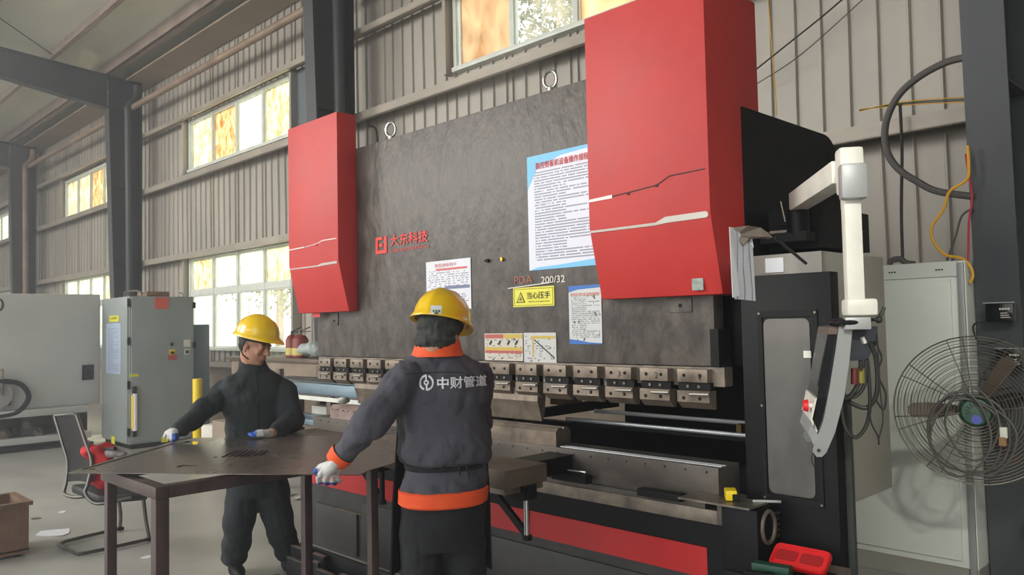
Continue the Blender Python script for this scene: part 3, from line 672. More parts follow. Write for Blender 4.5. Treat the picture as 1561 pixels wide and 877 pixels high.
flat([(-3.028, 1.610), (-2.962, 1.610), (-2.995, 1.668)], m_ink, P3, 'triangle'); flat([(-3.018, 1.615), (-2.972, 1.615), (-2.995, 1.657)], m_signy, P3, 'triangle', RY-.0065)
for q in ((-2.998, -2.992, 1.620, 1.642), (-3.006, -3.002, 1.620, 1.632), (-2.988, -2.984, 1.620, 1.632)): flat([(q[0], q[2]), (q[1], q[2]), (q[1], q[3]), (q[0], q[3])], m_ink, P3, 'hand_symbol', RY-.0075)
lettering('当心压手', m_ink, P3, (-2.948, RY-.0055, 1.628), (1, 0, 0), (0, 0, 1), .165, .036, .0008, 'title', .01)
lettering('Beware of trapped hand', m_ink, P3, (-2.936, RY-.0055, 1.608), (1, 0, 0), (0, 0, 1), .150, .010, .0008, 'subtitle')
tag(MB().bar((-3.085, RY-.008, 1.690), (-2.775, RY-.008, 1.706), .006, .005).build('thin_strip', m_line), 'thin pale strip resting above the yellow warning sign', 'strip')
P4 = poster('safety_rules_sheet', -2.658, -2.450, 1.393, 1.682, print_mat('poster_print_small', 30, 40, (204, 206, 206), (70, 70, 72), (.08, .95, .1, .84), .75, .36), 'torn white and blue safety rules sheet below the right red cover')
flat([(-2.658, 1.650), (-2.60, 1.662), (-2.45, 1.668), (-2.45, 1.682), (-2.658, 1.682)], m_blue, P4, 'header')
flat([(-2.658, 1.393), (-2.45, 1.393), (-2.45, 1.398), (-2.53, 1.402), (-2.60, 1.412), (-2.658, 1.418)], m_blue, P4, 'footer')
lettering('数控折弯机安全操作规程', mat('orange_red_ink', (220, 96, 66), .5), P4, (-2.645, RY-.0055, 1.630), (1, 0, 0), (0, 0, 1), .185, .016, .0008, 'title')
P5 = poster('warning_plate', -3.285, -2.988, 1.302, 1.449, print_mat('plate_print', 14, 24, (200, 194, 182), (60, 50, 44), (.05, .95, .05, .95), .35, .36), 'scuffed plate with red and yellow bands above the tool clamps', 'sign')
flat([(-3.28, 1.422), (-3.135, 1.422), (-3.135, 1.444), (-3.28, 1.444)], mat('dull_red_print', (184, 84, 78), .5), P5, 'red_bar'); flat([(-3.135, 1.422), (-2.992, 1.422), (-2.992, 1.444), (-3.135, 1.444)], mat('dull_yellow', (200, 172, 70), .5), P5, 'yellow_bar')
flat([(-3.28, 1.357), (-2.992, 1.357), (-2.992, 1.374), (-3.28, 1.374)], mat('dull_yellow', (200, 172, 70), .5), P5, 'yellow_bar'); flat([(-3.28, 1.342), (-2.992, 1.342), (-2.992, 1.356), (-3.28, 1.356)], mat('dull_red_print', (184, 84, 78), .5), P5, 'red_bar')
for k, x in enumerate((-3.25, -3.18, -3.11, -3.05)): flat([(x, 1.39), (x+.012, 1.384), (x+.03, 1.405), (x+.018, 1.414)], m_ink, P5, 'pictogram')
P6 = poster('bending_chart', -2.980, -2.750, 1.297, 1.451, print_mat('chart_print', 12, 18, (198, 198, 196), (80, 80, 84), (.05, .95, .05, .9), .3, .35), 'scuffed white chart plate with a diagonal line, right of the red and yellow plate', 'sign')
flat([(-2.925, 1.420), (-2.757, 1.420), (-2.757, 1.434), (-2.925, 1.434)], mat('dull_yellow', (200, 172, 70), .5), P6, 'yellow_bar'); flat([(-2.918, 1.325), (-2.908, 1.325), (-2.908, 1.42), (-2.918, 1.42)], mat('dull_yellow', (200, 172, 70), .5), P6, 'yellow_bar')
flat([(-2.905, 1.412), (-2.765, 1.320), (-2.761, 1.325), (-2.900, 1.417)], m_ink, P6, 'diagonal_line')
# ------------------------------------------------------------------ clip lamp plate with papers
pb = thing('paper_holder', (-1.5, 2.85, 1.70), 'brown metal holder plate with grid papers hanging beside the right red cover', 'paper holder')
a0 = onY(1118, 347, 2.78)
pl = MB(); pts = [onD(x_, y_, t_) for x_, y_, t_ in ((1118, 347, 3.02), (1140, 344, 3.0), (1160, 347, 3.0), (1172, 356, 3.0), (1178, 362, 3.0), (1164, 361, 3.0), (1142, 363, 3.0), (1133, 374, 3.0), (1120, 360, 3.02))]
off = V((0, 0, -.004)); n_ = len(pts); pl.add(pts+[p+off+CF*.05 for p in pts], [tuple(range(n_)), tuple(range(2*n_-1, n_-1, -1))]+[(j, (j+1) % n_, n_+(j+1) % n_, n_+j) for j in range(n_)]); pl.build('holder_plate', m_card, pb, smooth=False)
MB().bar(onD(1172, 355, 3.02), onD(1197, 353, 3.02), .03, .008).build('clamp_bar', m_steel, pb)
MB().tube([onD(1182, 362, 3.05), onD(1200, 378, 3.08), onD(1229, 402, 3.12)], .006, 8).build('support_rod', m_cable, pb)
MB().cyl(onD(1190, 307, 3.1), onD(1197, 338, 3.1), .0025, n=6).build('antenna', m_steel, pb)
gp = mat('grid_paper', (205, 205, 212), .6); n = gp.node_tree; bt = n.nodes.new('ShaderNodeTexBrick'); bt.offset = 0; bt.inputs['Scale'].default_value = 70; bt.inputs['Mortar Size'].default_value = .035; bt.inputs['Brick Width'].default_value = .6; bt.inputs['Row Height'].default_value = .5
bt.inputs['Color1'].default_value = bt.inputs['Color2'].default_value = (*lin((200, 200, 208)), 1); bt.inputs['Mortar'].default_value = (*lin((92, 92, 104)), 1)
t_ = n.nodes.new('ShaderNodeTexCoord'); mp = n.nodes.new('ShaderNodeMapping'); mp.inputs['Rotation'].default_value = (PI/2, 0, 0); n.links.new(t_.outputs['Object'], mp.inputs[0]); n.links.new(mp.outputs[0], bt.inputs['Vector']); n.links.new(bt.outputs[0], n.nodes['Principled BSDF'].inputs['Base Color'])
def quadsheet(pts, th, m, name, parent):
    n1 = (pts[1]-pts[0]).cross(pts[3]-pts[0]).normalized()*th; MB().add(list(pts)+[p+n1 for p in pts], [(0, 1, 2, 3), (7, 6, 5, 4), (0, 4, 5, 1), (1, 5, 6, 2), (2, 6, 7, 3), (3, 7, 4, 0)]).build(name, m, parent, smooth=False)
quadsheet([onD(1112, 346, 2.96), onD(1118, 347, 2.99), onD(1128, 451, 2.99), onD(1117, 454, 2.96)], .0015, m_paper, 'paper_sheet', pb)
quadsheet([onD(1118, 350, 3.00), onD(1147, 364, 3.04), onD(1152, 459, 3.04), onD(1120, 456, 2.98)], .0015, gp, 'grid_sheet', pb)
quadsheet([onD(1141, 366, 3.035), onD(1147, 364, 3.035), onD(1149, 378, 3.035), onD(1144, 372, 3.035)], .0015, m_paper, 'paper_sheet', pb)
# ------------------------------------------------------------------ control pendant on its arm
pen = thing('control_pendant', (-1.62, 3.33, 1.75), 'white swivel arm carrying a grey control pendant at the right of the press', 'control panel')
d_ = V((.585, -.81, 0)); 
A0 = onD(1216, 308, 3.42); A1 = onD(1285, 262, 2.66)
MB().bar(A0, A1+V((0, 0, 0)), .072, .075).build('swing_arm', m_white, pen, bevel=.004)
MB().cyl(V((A0.x, A0.y, A0.z-.14)), V((A0.x, A0.y, A0.z-.035)), .045, n=20).build('pivot', m_black, pen)
MB().bx(A0.x-.16, A0.x+.05, A0.y-.04, A0.y+.05, A0.z-.17, A0.z-.13).build('pivot_bracket', m_black, pen)
PX, PY = -1.075, 2.62
Rz = Matrix.Rotation(math.radians(-35), 3, 'Z')
Rz = Matrix.Rotation(math.atan2(-.81, .585), 3, 'Z')
q = MB().box((PX, PY, 1.975), (.078, .075, .15), Rz).build('elbow_box', m_white, pen, bevel=.012)
q = MB().box(V((PX, PY, 1.935))+d_*.035, (.055, .082, .115), Rz).build('elbow_cover', m_silver, pen, bevel=.012)
for s1 in (-1, 1): MB().ell(V((PX, PY, 2.048))+Rz @ V((.02, s1*.028, 0)), (.005, .005, .004), nu=8, nv=5).build('screw', m_ink, pen)
MB().box((PX, PY, 1.72), (.052, .052, .36), Rz).build('drop_post', m_white, pen, bevel=.004)
MB().box((PX+.01, PY+.01, 1.53), (.088, .095, .055), Rz).build('post_flange', m_white, pen, bevel=.012)
MB().box(V((PX, PY, 1.478)), (.07, .08, .04), Rz).build('neck_block', m_silver, pen, bevel=.006)
tilt = MB(); kn = V((PX, PY, 1.49))+CR*.075; tilt.tube([kn-CR*.03, kn, kn+V((0, 0, .04))+CR*.02], .006, 8); tilt.ell(kn, (.012, .012, .012), nu=10, nv=6); tilt.build('locking_lever', m_cable, pen)
# pendant body: side plates are C shaped strips seen edge on from the camera
fr_ = V((-.86, -.50, 0)).normalized(); sd = V((-fr_.y, fr_.x, 0)); 
if sd.dot(CF) > 0: sd = -sd          # sd points toward the camera side
T = 2.60
def pp(x_, y_, off): return onD(x_, y_, T) - sd*off
Wd = .34
side = [(1267, 498), (1299, 497), (1293, 560), (1284, 610), (1272, 655), (1259, 688), (1253, 696), (1246, 696), (1239, 690), (1240, 682), (1250, 655), (1262, 600), (1272, 545), (1279, 497)]
strip = [(1279, 498), (1300, 498), (1295, 550), (1287, 606), (1273, 660), (1260, 690), (1253, 697), (1245, 697), (1239, 689), (1241, 680), (1256, 640), (1266, 585), (1274, 535)]
for o0 in (0, Wd):
    c = MB(); a = [pp(x_, y_, o0) for x_, y_ in strip]; b = [pp(x_, y_, o0+.012) for x_, y_ in strip]; k = len(a)
    c.add(a+b, [tuple(range(k)), tuple(range(2*k-1, k-1, -1))]+[(j, (j+1) % k, k+(j+1) % k, k+j) for j in range(k)]); c.build('side_panel', m_silver, pen)
def slab(poly, o0, o1, m, name):
    c = MB(); a = [pp(x_, y_, o0) for x_, y_ in poly]; b = [pp(x_, y_, o1) for x_, y_ in poly]; k = len(a)
    c.add(a+b, [tuple(range(k)), tuple(range(2*k-1, k-1, -1))]+[(j, (j+1) % k, k+(j+1) % k, k+j) for j in range(k)]); return c.build(name, m, pen, smooth=False)
slab([(1264, 499), (1282, 498), (1275, 540), (1262, 606), (1246, 608)], .012, Wd, m_scr, 'screen_housing')
slab([(1262, 512), (1265, 512), (1250, 590), (1247, 590)], .03, Wd-.03, mat('screen_glass', (44, 46, 50), .1), 'screen')
slab([(1264, 499), (1279, 498), (1276, 510), (1262, 510)], .01, Wd, m_card, 'top_trim')
slab([(1246, 608), (1262, 606), (1254, 640), (1247, 660), (1240, 652)], .012, Wd, m_blackm, 'keypad_housing')
slab([(1243, 608), (1246, 608), (1239, 640), (1247, 658), (1245, 661), (1236, 641)], .012, Wd, m_white, 'front_trim')
slab([(1232, 662), (1238, 645), (1248, 665), (1244, 684)], .012, Wd, m_silver, 'bottom_guard')
slab([(1298, 499), (1340, 498), (1341, 520), (1325, 550), (1300, 551), (1293, 552)], .03, .24, mat('slate_plastic', (48, 50, 58), .5), 'rear_housing')
es = MB(); c0 = pp(1243, 621, .05); es.cyl(c0, c0+fr_*.022, .010, n=12); es.build('stop_button_base', m_white, pen); es = MB(); es.cyl(c0+fr_*.018, c0+fr_*.034, .021, .017, n=16); tag(es.build('stop_button', m_redpl, pen), 'red mushroom stop button')
MB().cyl(pp(1248, 687, -.002), pp(1248, 687, .0), .006, n=10).build('screw', m_ink, pen)
MB().ell(pp(1290, 492, .02), (.058, .055, .017), nu=20, nv=10).build('dome_cap', m_scr, pen)
MB().bar(pp(1316, 514, .025), pp(1320, 524, .025), .012, .01).build('plug', m_white, pen)
def cabl(pts, r, m=m_cable, T0=2.62): return MB().tube(smoothpath([onD(x_, y_, T0+k*.01) for k, (x_, y_) in enumerate(pts)], 6), r, 8).build('cable', m, pen)
cabl([(1327, 522), (1335, 545), (1338, 580), (1334, 608), (1320, 622), (1300, 616), (1288, 606), (1284, 590)], .0075)
cabl([(1322, 548), (1325, 580), (1326, 620), (1320, 650), (1305, 667), (1290, 655), (1284, 630), (1285, 600)], .0065)
cabl([(1312, 550), (1312, 575), (1300, 600), (1288, 608)], .008)
cabl([(1320, 550), (1318, 585), (1306, 603), (1290, 607)], .007)
cabl([(1333, 520), (1344, 545), (1338, 570), (1350, 600), (1347, 625), (1335, 610)], .003)
cabl([(1337, 510), (1340, 560), (1342, 600), (1346, 640), (1340, 668)], .0025)
cabl([(1326, 600), (1327, 640), (1338, 665), (1340, 678)], .003)
cabl([(1240, 690), (1237, 700), (1241, 712)], .002)
for x_, y_, m in ((1303, 570, mat('maroon_connector', (90, 30, 30), .5)), (1313, 568, mat('olive_connector', (120, 110, 40), .5))):
    MB().cyl(onD(x_, y_-8, 2.63), onD(x_, y_+16, 2.63), .012, n=10).build('connector', m, pen)
# ------------------------------------------------------------------ tray, toolbox, tape measure
tr_ = thing('tool_cart', (-1.45, 2.85, 0), 'low black tool cart with raised rim at the lower right of the press', 'cart')
MB().bx(-1.555, -1.27, 2.60, 2.93, .535, .56).build('tray', m_blackm, tr_, bevel=.004)
MB().bx(-1.27, -1.258, 2.60, 2.93, .535, .585).build('rim', m_card, tr_); MB().bx(-1.555, -1.258, 2.59, 2.602, .535, .58).build('rim', m_card, tr_); MB().bx(-1.555, -1.258, 2.93, 2.94, .535, .585).build('rim', m_card, tr_)
for x in (-1.53, -1.28):
    for y in (2.62, 2.91): MB().bx(x-.015, x+.015, y-.015, y+.015, 0, .535).build('leg', m_blackm, tr_)
MB().bx(-1.54, -1.27, 2.62, 2.91, .28, .30).build('shelf', m_card, tr_)
MB().bx(-1.555, -1.26, 2.585, 2.59, .40, .41).build('front_bar', m_silver, tr_)
tb = thing('toolbox_lid', (-1.40, 2.86, .56), 'open red plastic toolbox lid lying on the tool cart', 'toolbox')
Rl = Matrix.Rotation(math.radians(38), 3, 'X'); lc = V((-1.415, 2.865, .605))
MB().prism(rrect(-.108, .108, -.05, .05, .018), lambda x, y: lc+Rl @ V((x, y, -.008)), lambda x, y: lc+Rl @ V((x, y, .008))).build('lid_shell', m_redpl, tb)
MB().tube([lc+Rl @ V((x, y, .010)) for x, y in rrect(-.102, .102, -.044, .044, .018)], .005, 6, closed=True).build('lid_rim', m_redpl, tb)
for x0 in (-.052, .045): MB().prism(rrect(x0-.040, x0+.042, -.022, .022, .01), lambda x, y: lc+Rl @ V((x, y, .008)), lambda x, y: lc+Rl @ V((x, y, .011))).build('moulded_recess', mat('dark_red_plastic', (150, 18, 22), .5), tb)
tag(MB().box((-1.475, 2.765, .580), (.14, .05, .038), Matrix.Rotation(.15, 3, 'Z')).build('drill_case', m_dgreen, bevel=.006), 'small dark green plastic case in front of the red lid', 'case')
rr = MB(); rr.bar((-1.54, 2.68, .572), (-1.44, 2.71, .575), .022, .02); tag(rr.build('hand_tool', m_blackm, bevel=.003), 'black handled hand tool on the tool cart', 'tool')
tag(MB().box((-1.36, 2.70, .575), (.06, .045, .028), Matrix.Rotation(.5, 3, 'Z')).build('vise_block', m_steel, bevel=.004), 'small grey steel block on the tool cart beside the green case', 'tool')
tm = thing('tape_measure', (-1.71, 2.865, .778), 'small yellow tape measure on the plate at the right end of the bed', 'tape measure')
tp = onZ(1114, 762, .778)
MB().box((tp.x, tp.y, .800), (.075, .045, .040), Rz).build('case', m_yel2, tm, bevel=.006)
MB().box((tp.x+.040, tp.y-.024, .795), (.012, .03, .024), Rz).build('clip', m_blackm, tm)
tq = onZ(1160, 765, .778); tag(MB().bar((tq.x-.02, tq.y-.03, .783), (tq.x+.07, tq.y+.03, .783), .014, .010).build('screwdriver', m_silver, bevel=.003), 'silver pen shaped tool right of the yellow tape measure', 'tool')
# ------------------------------------------------------------------ white cabinet, fan, cables
wc = thing('white_cabinet', (-1.77, 5.1, 0), 'tall white sheet metal cabinet standing against the wall behind the fan', 'cabinet')
y0 = 4.913
MB().bx(-2.12, -1.40, y0, y0+.45, .10, 1.80).build('body', m_cab, wc, bevel=.004)
MB().bx(-2.06, -1.475, y0-.018, y0, .14, 1.70).build('door', m_cab, wc, bevel=.004)
MB().bx(-2.12, -1.44, y0-.012, y0, 1.715, 1.80).build('top_rail', m_cab, wc)
MB().bx(-2.12, -1.40, y0+.01, y0+.44, 0, .10).build('plinth', m_grey, wc)
MB().bx(-1.437, -1.405, y0-.02, y0, .05, 1.79).build('edge_channel', m_silver, wc, bevel=.003)
for x in (-1.80, -1.785, -1.77, -1.545, -1.53, -1.515): MB().cyl((x, y0-.016, 1.755), (x, y0-.011, 1.755), .005, n=8).build('vent_hole', m_ink, wc)
fan = thing('industrial_fan', (-1.2, 4.35, 1.03), 'large round wire cage fan with a green motor before the right column', 'fan')
FT = 3.85; fc = onD(1487, 625, FT); fx, fz = CR.copy(), CU.copy(); fz = V((0, 0, 1)); fx = V((CR.x, CR.y, 0)).normalized(); 
fx = (fx*math.cos(.50)-V((CF.x, CF.y, 0)).normalized()*math.sin(.50)).normalized(); fn = fx.cross(fz)       # fn toward camera or away
if fn.dot(CF) > 0: fn = -fn
RF = .352
def fp(r_, a, d): return fc+fx*(r_*math.cos(a))+fz*(r_*math.sin(a))+fn*d
prof = lambda r_: .085*math.sqrt(max(0, 1-(r_/RF)**2*.92))
for k in range(20):
    r_ = .075+(RF-.075)*k/19
    MB().tube([fp(r_, 2*PI*j/48, prof(r_)) for j in range(48)], .0016 if k < 19 else .004, 5, closed=True).build('cage_ring', m_wire, fan)
    if k % 2 == 0: MB().tube([fp(r_, 2*PI*j/48, -prof(r_)) for j in range(48)], .0016, 4, closed=True).build('cage_ring', m_wire, fan)
for k in range(8):
    a = 2*PI*k/8+.12
    MB().tube([fp(r_, a, prof(r_)+.003) for r_ in (.06, .14, .22, .29, RF)], .0028, 5).build('cage_spoke', m_wire, fan)
    MB().tube([fp(r_, a+.2, -prof(r_)-.003) for r_ in (.0, .14, .22, .29, RF)], .0022, 4).build('cage_spoke', m_wire, fan)
for k in range(3):
    a0 = math.radians(180-120*k+2) if k != 1 else math.radians(58)
    c = MB(); rings = []
    for (r_, wdt, tw) in ((.04, .03, .7), (.12, .055, .5), (.20, .065, .4), (.27, .06, .3), (.292, .03, .25)):
        p = []
        for (s1, s2) in ((-1, -1), (1, -1), (1, 1), (-1, 1)):
            off = wdt*s1*.5; th = .002*s2; t_d = off*math.sin(tw)+th
            p.append(fp(r_, a0, 0)+(-fx*math.sin(a0)+fz*math.cos(a0))*off*math.cos(tw)*1.2+fn*t_d)
        rings.append(p)
    c.loft(rings); c.build('blade', m_blade, fan)
mo = MB(); mo.cyl(fp(0, 0, -.03), fp(0, 0, .075), .074, n=24); mo.cyl(fp(0, 0, .075), fp(0, 0, .105), .074, .060, n=24); mo = mo.build('motor', m_green, fan, bevel=.004)
for k in range(10):
    a = PI*k/9*1.15-.25; MB().bar(fp(.025, a, .106), fp(.046, a, .106), .006, .003, up=fn).build('vent_slot', m_ink, mo)
MB().cyl(fp(.035, -PI/2, .104), fp(.035, -PI/2, .107), .022, n=16).build('motor_label', mat('purple_label', (80, 86, 170), .5), mo)
bk = MB().tube([fp(RF, 0.0, -.02), fp(.45, -.1, -.05), fp(.48, -.9, -.05)], .014, 8).build('yoke', m_wire, fan)
MB().bar(fc-fn*.11, V((fc.x, 5.06, fc.z)), .05, .05).build('wall_bracket', m_blackm, fan)
MB().cyl(fp(0, 0, -.10), fp(0, 0, -.03), .05, n=14).build('bracket_hub', m_blackm, fan)
cc_ = thing('fan_cable_coil', fc, 'loosely coiled grey power cable hung over the fan motor', 'cable')
for k in range(5):
    rx, rz, ox, oz = [(.165, .19, -.035, -.10), (.15, .18, -.05, -.11), (.175, .17, -.02, -.115), (.11, .16, -.02, -.05), (.13, .19, -.075, -.10)][k]
    MB().tube([fc+fx*(ox+rx*math.cos(a))+fz*(oz+rz*math.sin(a)+.012*math.sin(3*a+k))+fn*(.112+.006*math.sin(2*a+k)+.008*k) for a in [2*PI*j/40 for j in range(40)]], .0052, 6, closed=True).build('cable_loop', m_hose, cc_)
MB().box(fc+fx*.105-fz*.085+fn*.15, (.03, .02, .05)).build('plug', m_white, cc_, bevel=.004)
MB().box(fc+fx*.100-fz*.125+fn*.15, (.028, .018, .04)).build('plug_tag', m_brown, cc_)
# wires and hose on the wall at the right
hp = [onY(x_, y_, 5.02) for x_, y_ in ((1470, 88), (1440, 96), (1400, 118), (1368, 148), (1350, 190), (1352, 230), (1370, 258), (1400, 278), (1430, 292), (1486, 300))]
tag(MB().tube(smoothpath(hp), .021, 10).build('rubber_hose', m_hose), 'thick grey rubber hose looping out from the right column', 'hose')
for k, (pts, m, r, lab, Y) in enumerate([
    ([(1475, 222), (1477, 250), (1474, 274), (1448, 292), (1438, 320), (1421, 345), (1422, 366), (1440, 388), (1466, 394), (1480, 408), (1483, 422), (1478, 432)], m_ycab, .0085, 'bright yellow cable hanging in an S beside the right column', 4.95),
    ([(1472, 235), (1476, 262), (1482, 300), (1477, 340), (1476, 400)], m_rcab, .006, 'thin red cable beside the yellow cable', 4.98),
    ([(1482, 318), (1466, 330), (1457, 360), (1444, 396)], m_hose, .006, 'thin grey cable curving down to the white cabinet top', 5.0),
    ([(1372, 160), (1375, 230), (1374, 320), (1376, 396)], m_cable, .010, 'straight dark cable hanging down the wall inside the hose loop', 5.45),
    ([(1150, 108), (1200, 68), (1250, 28), (1290, -6)], m_cable, .006, 'upper taut black wire running up the wall right of the red cover', 5.6),
    ([(1150, 130), (1220, 84), (1320, -5)], m_hose, .004, 'lower faint grey wire running up the wall right of the red cover', 5.62),
    ([(1171, 0), (1178, 90), (1184, 175)], m_ycab, .004, 'thin straight yellow wire down the wall behind the press', 5.6),
    ([(1440, 398), (1441, 404), (1446, 401), (1442, 394)], m_cable, .003, 'tiny curled wire end on the white cabinet', 5.0)]):
    tag(MB().tube(smoothpath([onY(x_, y_, Y) for x_, y_ in pts]), r, 6).build('cable', m), lab, 'cable')
bun = thing('wire_bundle', onY(1380, 155, 5.45), 'bundle of thin coloured wires lying on the girt at the right', 'cable')
for k, m in enumerate((m_ycab, m_dgreen, m_cable, m_ycab)):
    MB().tube(smoothpath([onY(1310, 170-k, 5.46), onY(1350, 160+k, 5.46), onY(1400, 153+k*2, 5.46), onY(1480, 148+k*2.4, 5.46)]), .0035, 5).build('wire', m, bun)
pk = [onY(x_, y_, 4.93) for x_, y_ in ((1346, 402), (1350, 396), (1362, 394), (1372, 400), (1385, 402))]
tag(MB().tube([p+V((0, .1, 0)) for p in smoothpath(pk)], .018, 8).build('rag', m_hose), 'crumpled dark cable heap on top of the white cabinet', 'cable')
for k, (x0, y0_, x1, y1_) in enumerate(((1505, 462, 1546, 490), (1522, 532, 1560, 560))):
    a, b = onY(x0, y1_, 4.93), onY(x1, y0_, 4.93)
    t = thing('power_adapter', (a.x, 4.93, a.z), ['dark power adapter box with printed label, upper one on the right column', 'dark power adapter box with printed label, lower one on the right column'][k], 'adapter', 'adapters on the right column')
    MB().bx(a.x, b.x, 4.90, 4.97, a.z, b.z).build('case', m_scr, t, bevel=.005)
    MB().bx(a.x-.005, b.x+.01, 4.885, 4.90, b.z, b.z+.006).build('shelf_edge', m_silver, t)
    for j in range(4): MB().cyl((a.x+(b.x-a.x)*(.55+.1*j), 4.896, a.z+(b.z-a.z)*.68), (a.x+(b.x-a.x)*(.55+.1*j), 4.90, a.z+(b.z-a.z)*.68), .006, n=8).build('symbol', m_line, t)
    for j in range(3): MB().bx(a.x+(b.x-a.x)*.55, a.x+(b.x-a.x)*(.9-.05*j), 4.897, 4.90, a.z+(b.z-a.z)*(.18+.12*j), a.z+(b.z-a.z)*(.23+.12*j)).build('small_print', m_line, t)
    MB().tube(smoothpath([V((a.x+.02, 4.92, a.z)), V((a.x-.06, 4.9, a.z-.02)), V((a.x-.03, 4.9, a.z-.12)), V((a.x+.08, 4.9, a.z-.10))]), .006, 6).build('lead', m_cable, t)
# ------------------------------------------------------------------ work table and steel sheet
tbl = thing('work_table', (-3.66, 1.79, 0), 'rusty square tube work table frame under the steel sheet', 'table')
TX0, TX1, TY0, TY1, TZ = -3.99, -3.36, 1.28, 2.31, .872
for (x, y, h_) in ((TX1, TY0, .027), (TX0+.05, TY0, .021), (TX1, TY1, .021), (TX0, TY1, .023)): MB().bx(x-h_, x+h_, y-h_, y+h_, 0, TZ-.05).build('leg', m_tube, tbl, bevel=.003)
MB().bx(TX0, TX1+.028, TY0-.028, TY0+.028, TZ-.05, TZ).build('rail', m_tube, tbl, bevel=.003); MB().bx(TX0-.028, TX1+.028, TY1-.028, TY1+.028, TZ-.05, TZ).build('rail', m_tube, tbl, bevel=.003)
MB().bx(TX1-.028, TX1+.028, TY0+.028, TY1-.028, TZ-.05, TZ).build('rail', m_tube, tbl, bevel=.003); MB().bx(TX0-.028, TX0+.028, TY0+.028, TY1-.028, TZ-.05, TZ).build('rail', m_tube, tbl, bevel=.003)
SZ = .893
def shp(x_, y_): q = onZ(x_, y_, SZ); return (q.x, q.y)
outer = [shp(103, 721), shp(549, 724), shp(562, 717), shp(600, 706), shp(655, 688), shp(650, 662), shp(520, 664.5), shp(300, 667.5), shp(262, 673.5)]
holes = [[shp(276, 677), shp(284, 672.6), shp(304, 672.5), shp(300, 678)], [shp(268, 712), shp(279, 709), shp(303, 709.2), shp(300, 710.8), shp(280, 710.8), shp(272, 713)],
         [shp(325, 721), shp(331, 719), shp(334, 719.3), shp(329, 721.4)], [shp(390, 721.5), shp(399, 721), (shp(399, 722.4))], [shp(134, 716), shp(146, 713.5), shp(150, 714.4), shp(138, 717)]]
A_, B_, C_ = V(shp(103, 721)), V(shp(300, 667.5)), V(shp(549, 724)); ux = (C_-A_).normalized(); uy = (B_-A_).normalized()
c0 = V(shp(333, 697)); c1 = V(shp(360, 686.5))
holes.append([shp(323, 697.8), shp(328, 696.3), shp(334, 696.6), shp(329, 698)])
for k in range(7):
    b0 = V(shp(336+9.5*k, 697.6-.35*k)); b1 = V(shp(362+7.6*k, 685.6+.1*k)); nn = ux*.0085
    holes.append([tuple(b0), tuple(b0+nn*2), tuple(b1+nn*2), tuple(b1)])
cu = bpy.data.curves.new('sheet', 'CURVE'); cu.dimensions = '2D'; cu.fill_mode = 'BOTH'; cu.extrude = .0015
for poly in [outer]+holes:
    s_ = cu.splines.new('POLY'); s_.points.add(len(poly)-1); s_.use_cyclic_u = True
    for p, q in zip(s_.points, poly): p.co = (q[0], q[1], 0, 1)
t_ = bpy.data.objects.new('tmp', cu); COL.objects.link(t_); bpy.context.view_layer.update()
me = bpy.data.meshes.new_from_object(t_.evaluated_get(bpy.context.evaluated_depsgraph_get())); bpy.data.objects.remove(t_)
me.transform(Matrix.Translation((0, 0, SZ-.0015))); me.materials.clear(); me.materials.append(m_sheet)
tag(place('steel_sheet', me), 'large dark steel sheet with cut-outs held between the two workers', 'steel sheet')
# edge folded strip line along its far left side
e0, e1 = onZ(125, 716, SZ+.001), onZ(262, 677, SZ+.001)
tag(MB().bar(e0, e1, .012, .002).build('scribed_strip', m_ink), 'narrow dark strip lying along the left edge of the steel sheet', 'strip')
# ------------------------------------------------------------------ black steel step guard on the floor
sg = thing('foot_guard', (-4.2, 2.45, 0), 'low black folded steel foot guard on the floor before the press', 'guard')
g0 = onY(424, 823, 2.5).x; 
MB().bx(-4.44, -3.42, 2.52, 2.54, 0, .20).build('back_panel', m_black, sg, bevel=.002)
for x0, x1, y, z in ((-4.44, -4.24, 2.47, .195), (-4.40, -4.16, 2.42, .145), (-4.15, -4.08, 2.44, .165), (-4.07, -3.90, 2.42, .14), (-4.22, -4.10, 2.49, .185), (-3.86, -3.60, 2.44, .15)):
    MB().bx(x0, x1, y-.01, y+.01, 0, z).build('front_panel', m_black, sg, bevel=.002); MB().bx(x0, x1, y-.012, y+.012, z, z+.004).build('panel_lip', m_steel, sg)
MB().bx(-4.50, -3.5, 2.36, 2.405, 0, .03).build('base_channel', m_base, sg, bevel=.003)
# ------------------------------------------------------------------ people
def fold(amp, sc, seed, lo=-.006, hi=.0085):
    def f(p, n_):
        q = V((p.x*sc, p.y*sc, p.z*sc*.8))+V((seed, 0, 0)); a = noise.turbulence(q, 3, True); b = noise.noise(V((p.x*sc*.4+seed, p.y*sc*.4, p.z*sc*1.4)))
        return min(hi, max(lo, amp*(a-.45)+amp*.8*b))
    return f
def ring(c, lx, ly, a, b, n=28, pw=1.0):
    c = V(c); out = []
    for j in range(n):
        t = 2*PI*j/n; ct, st = math.cos(t), math.sin(t)
        out.append(c+lx*(a*math.copysign(abs(ct)**pw, ct))+ly*(b*math.copysign(abs(st)**pw, st)))
    return out
def frame(fw, pitch=0, roll=0):
    f = V((fw[0], fw[1], 0)).normalized(); l = V((0, 0, 1)).cross(f); R = Matrix((f, l, V((0, 0, 1)))).transposed()
    return R @ Matrix.Rotation(pitch, 3, 'Y') @ Matrix.Rotation(roll, 3, 'X')
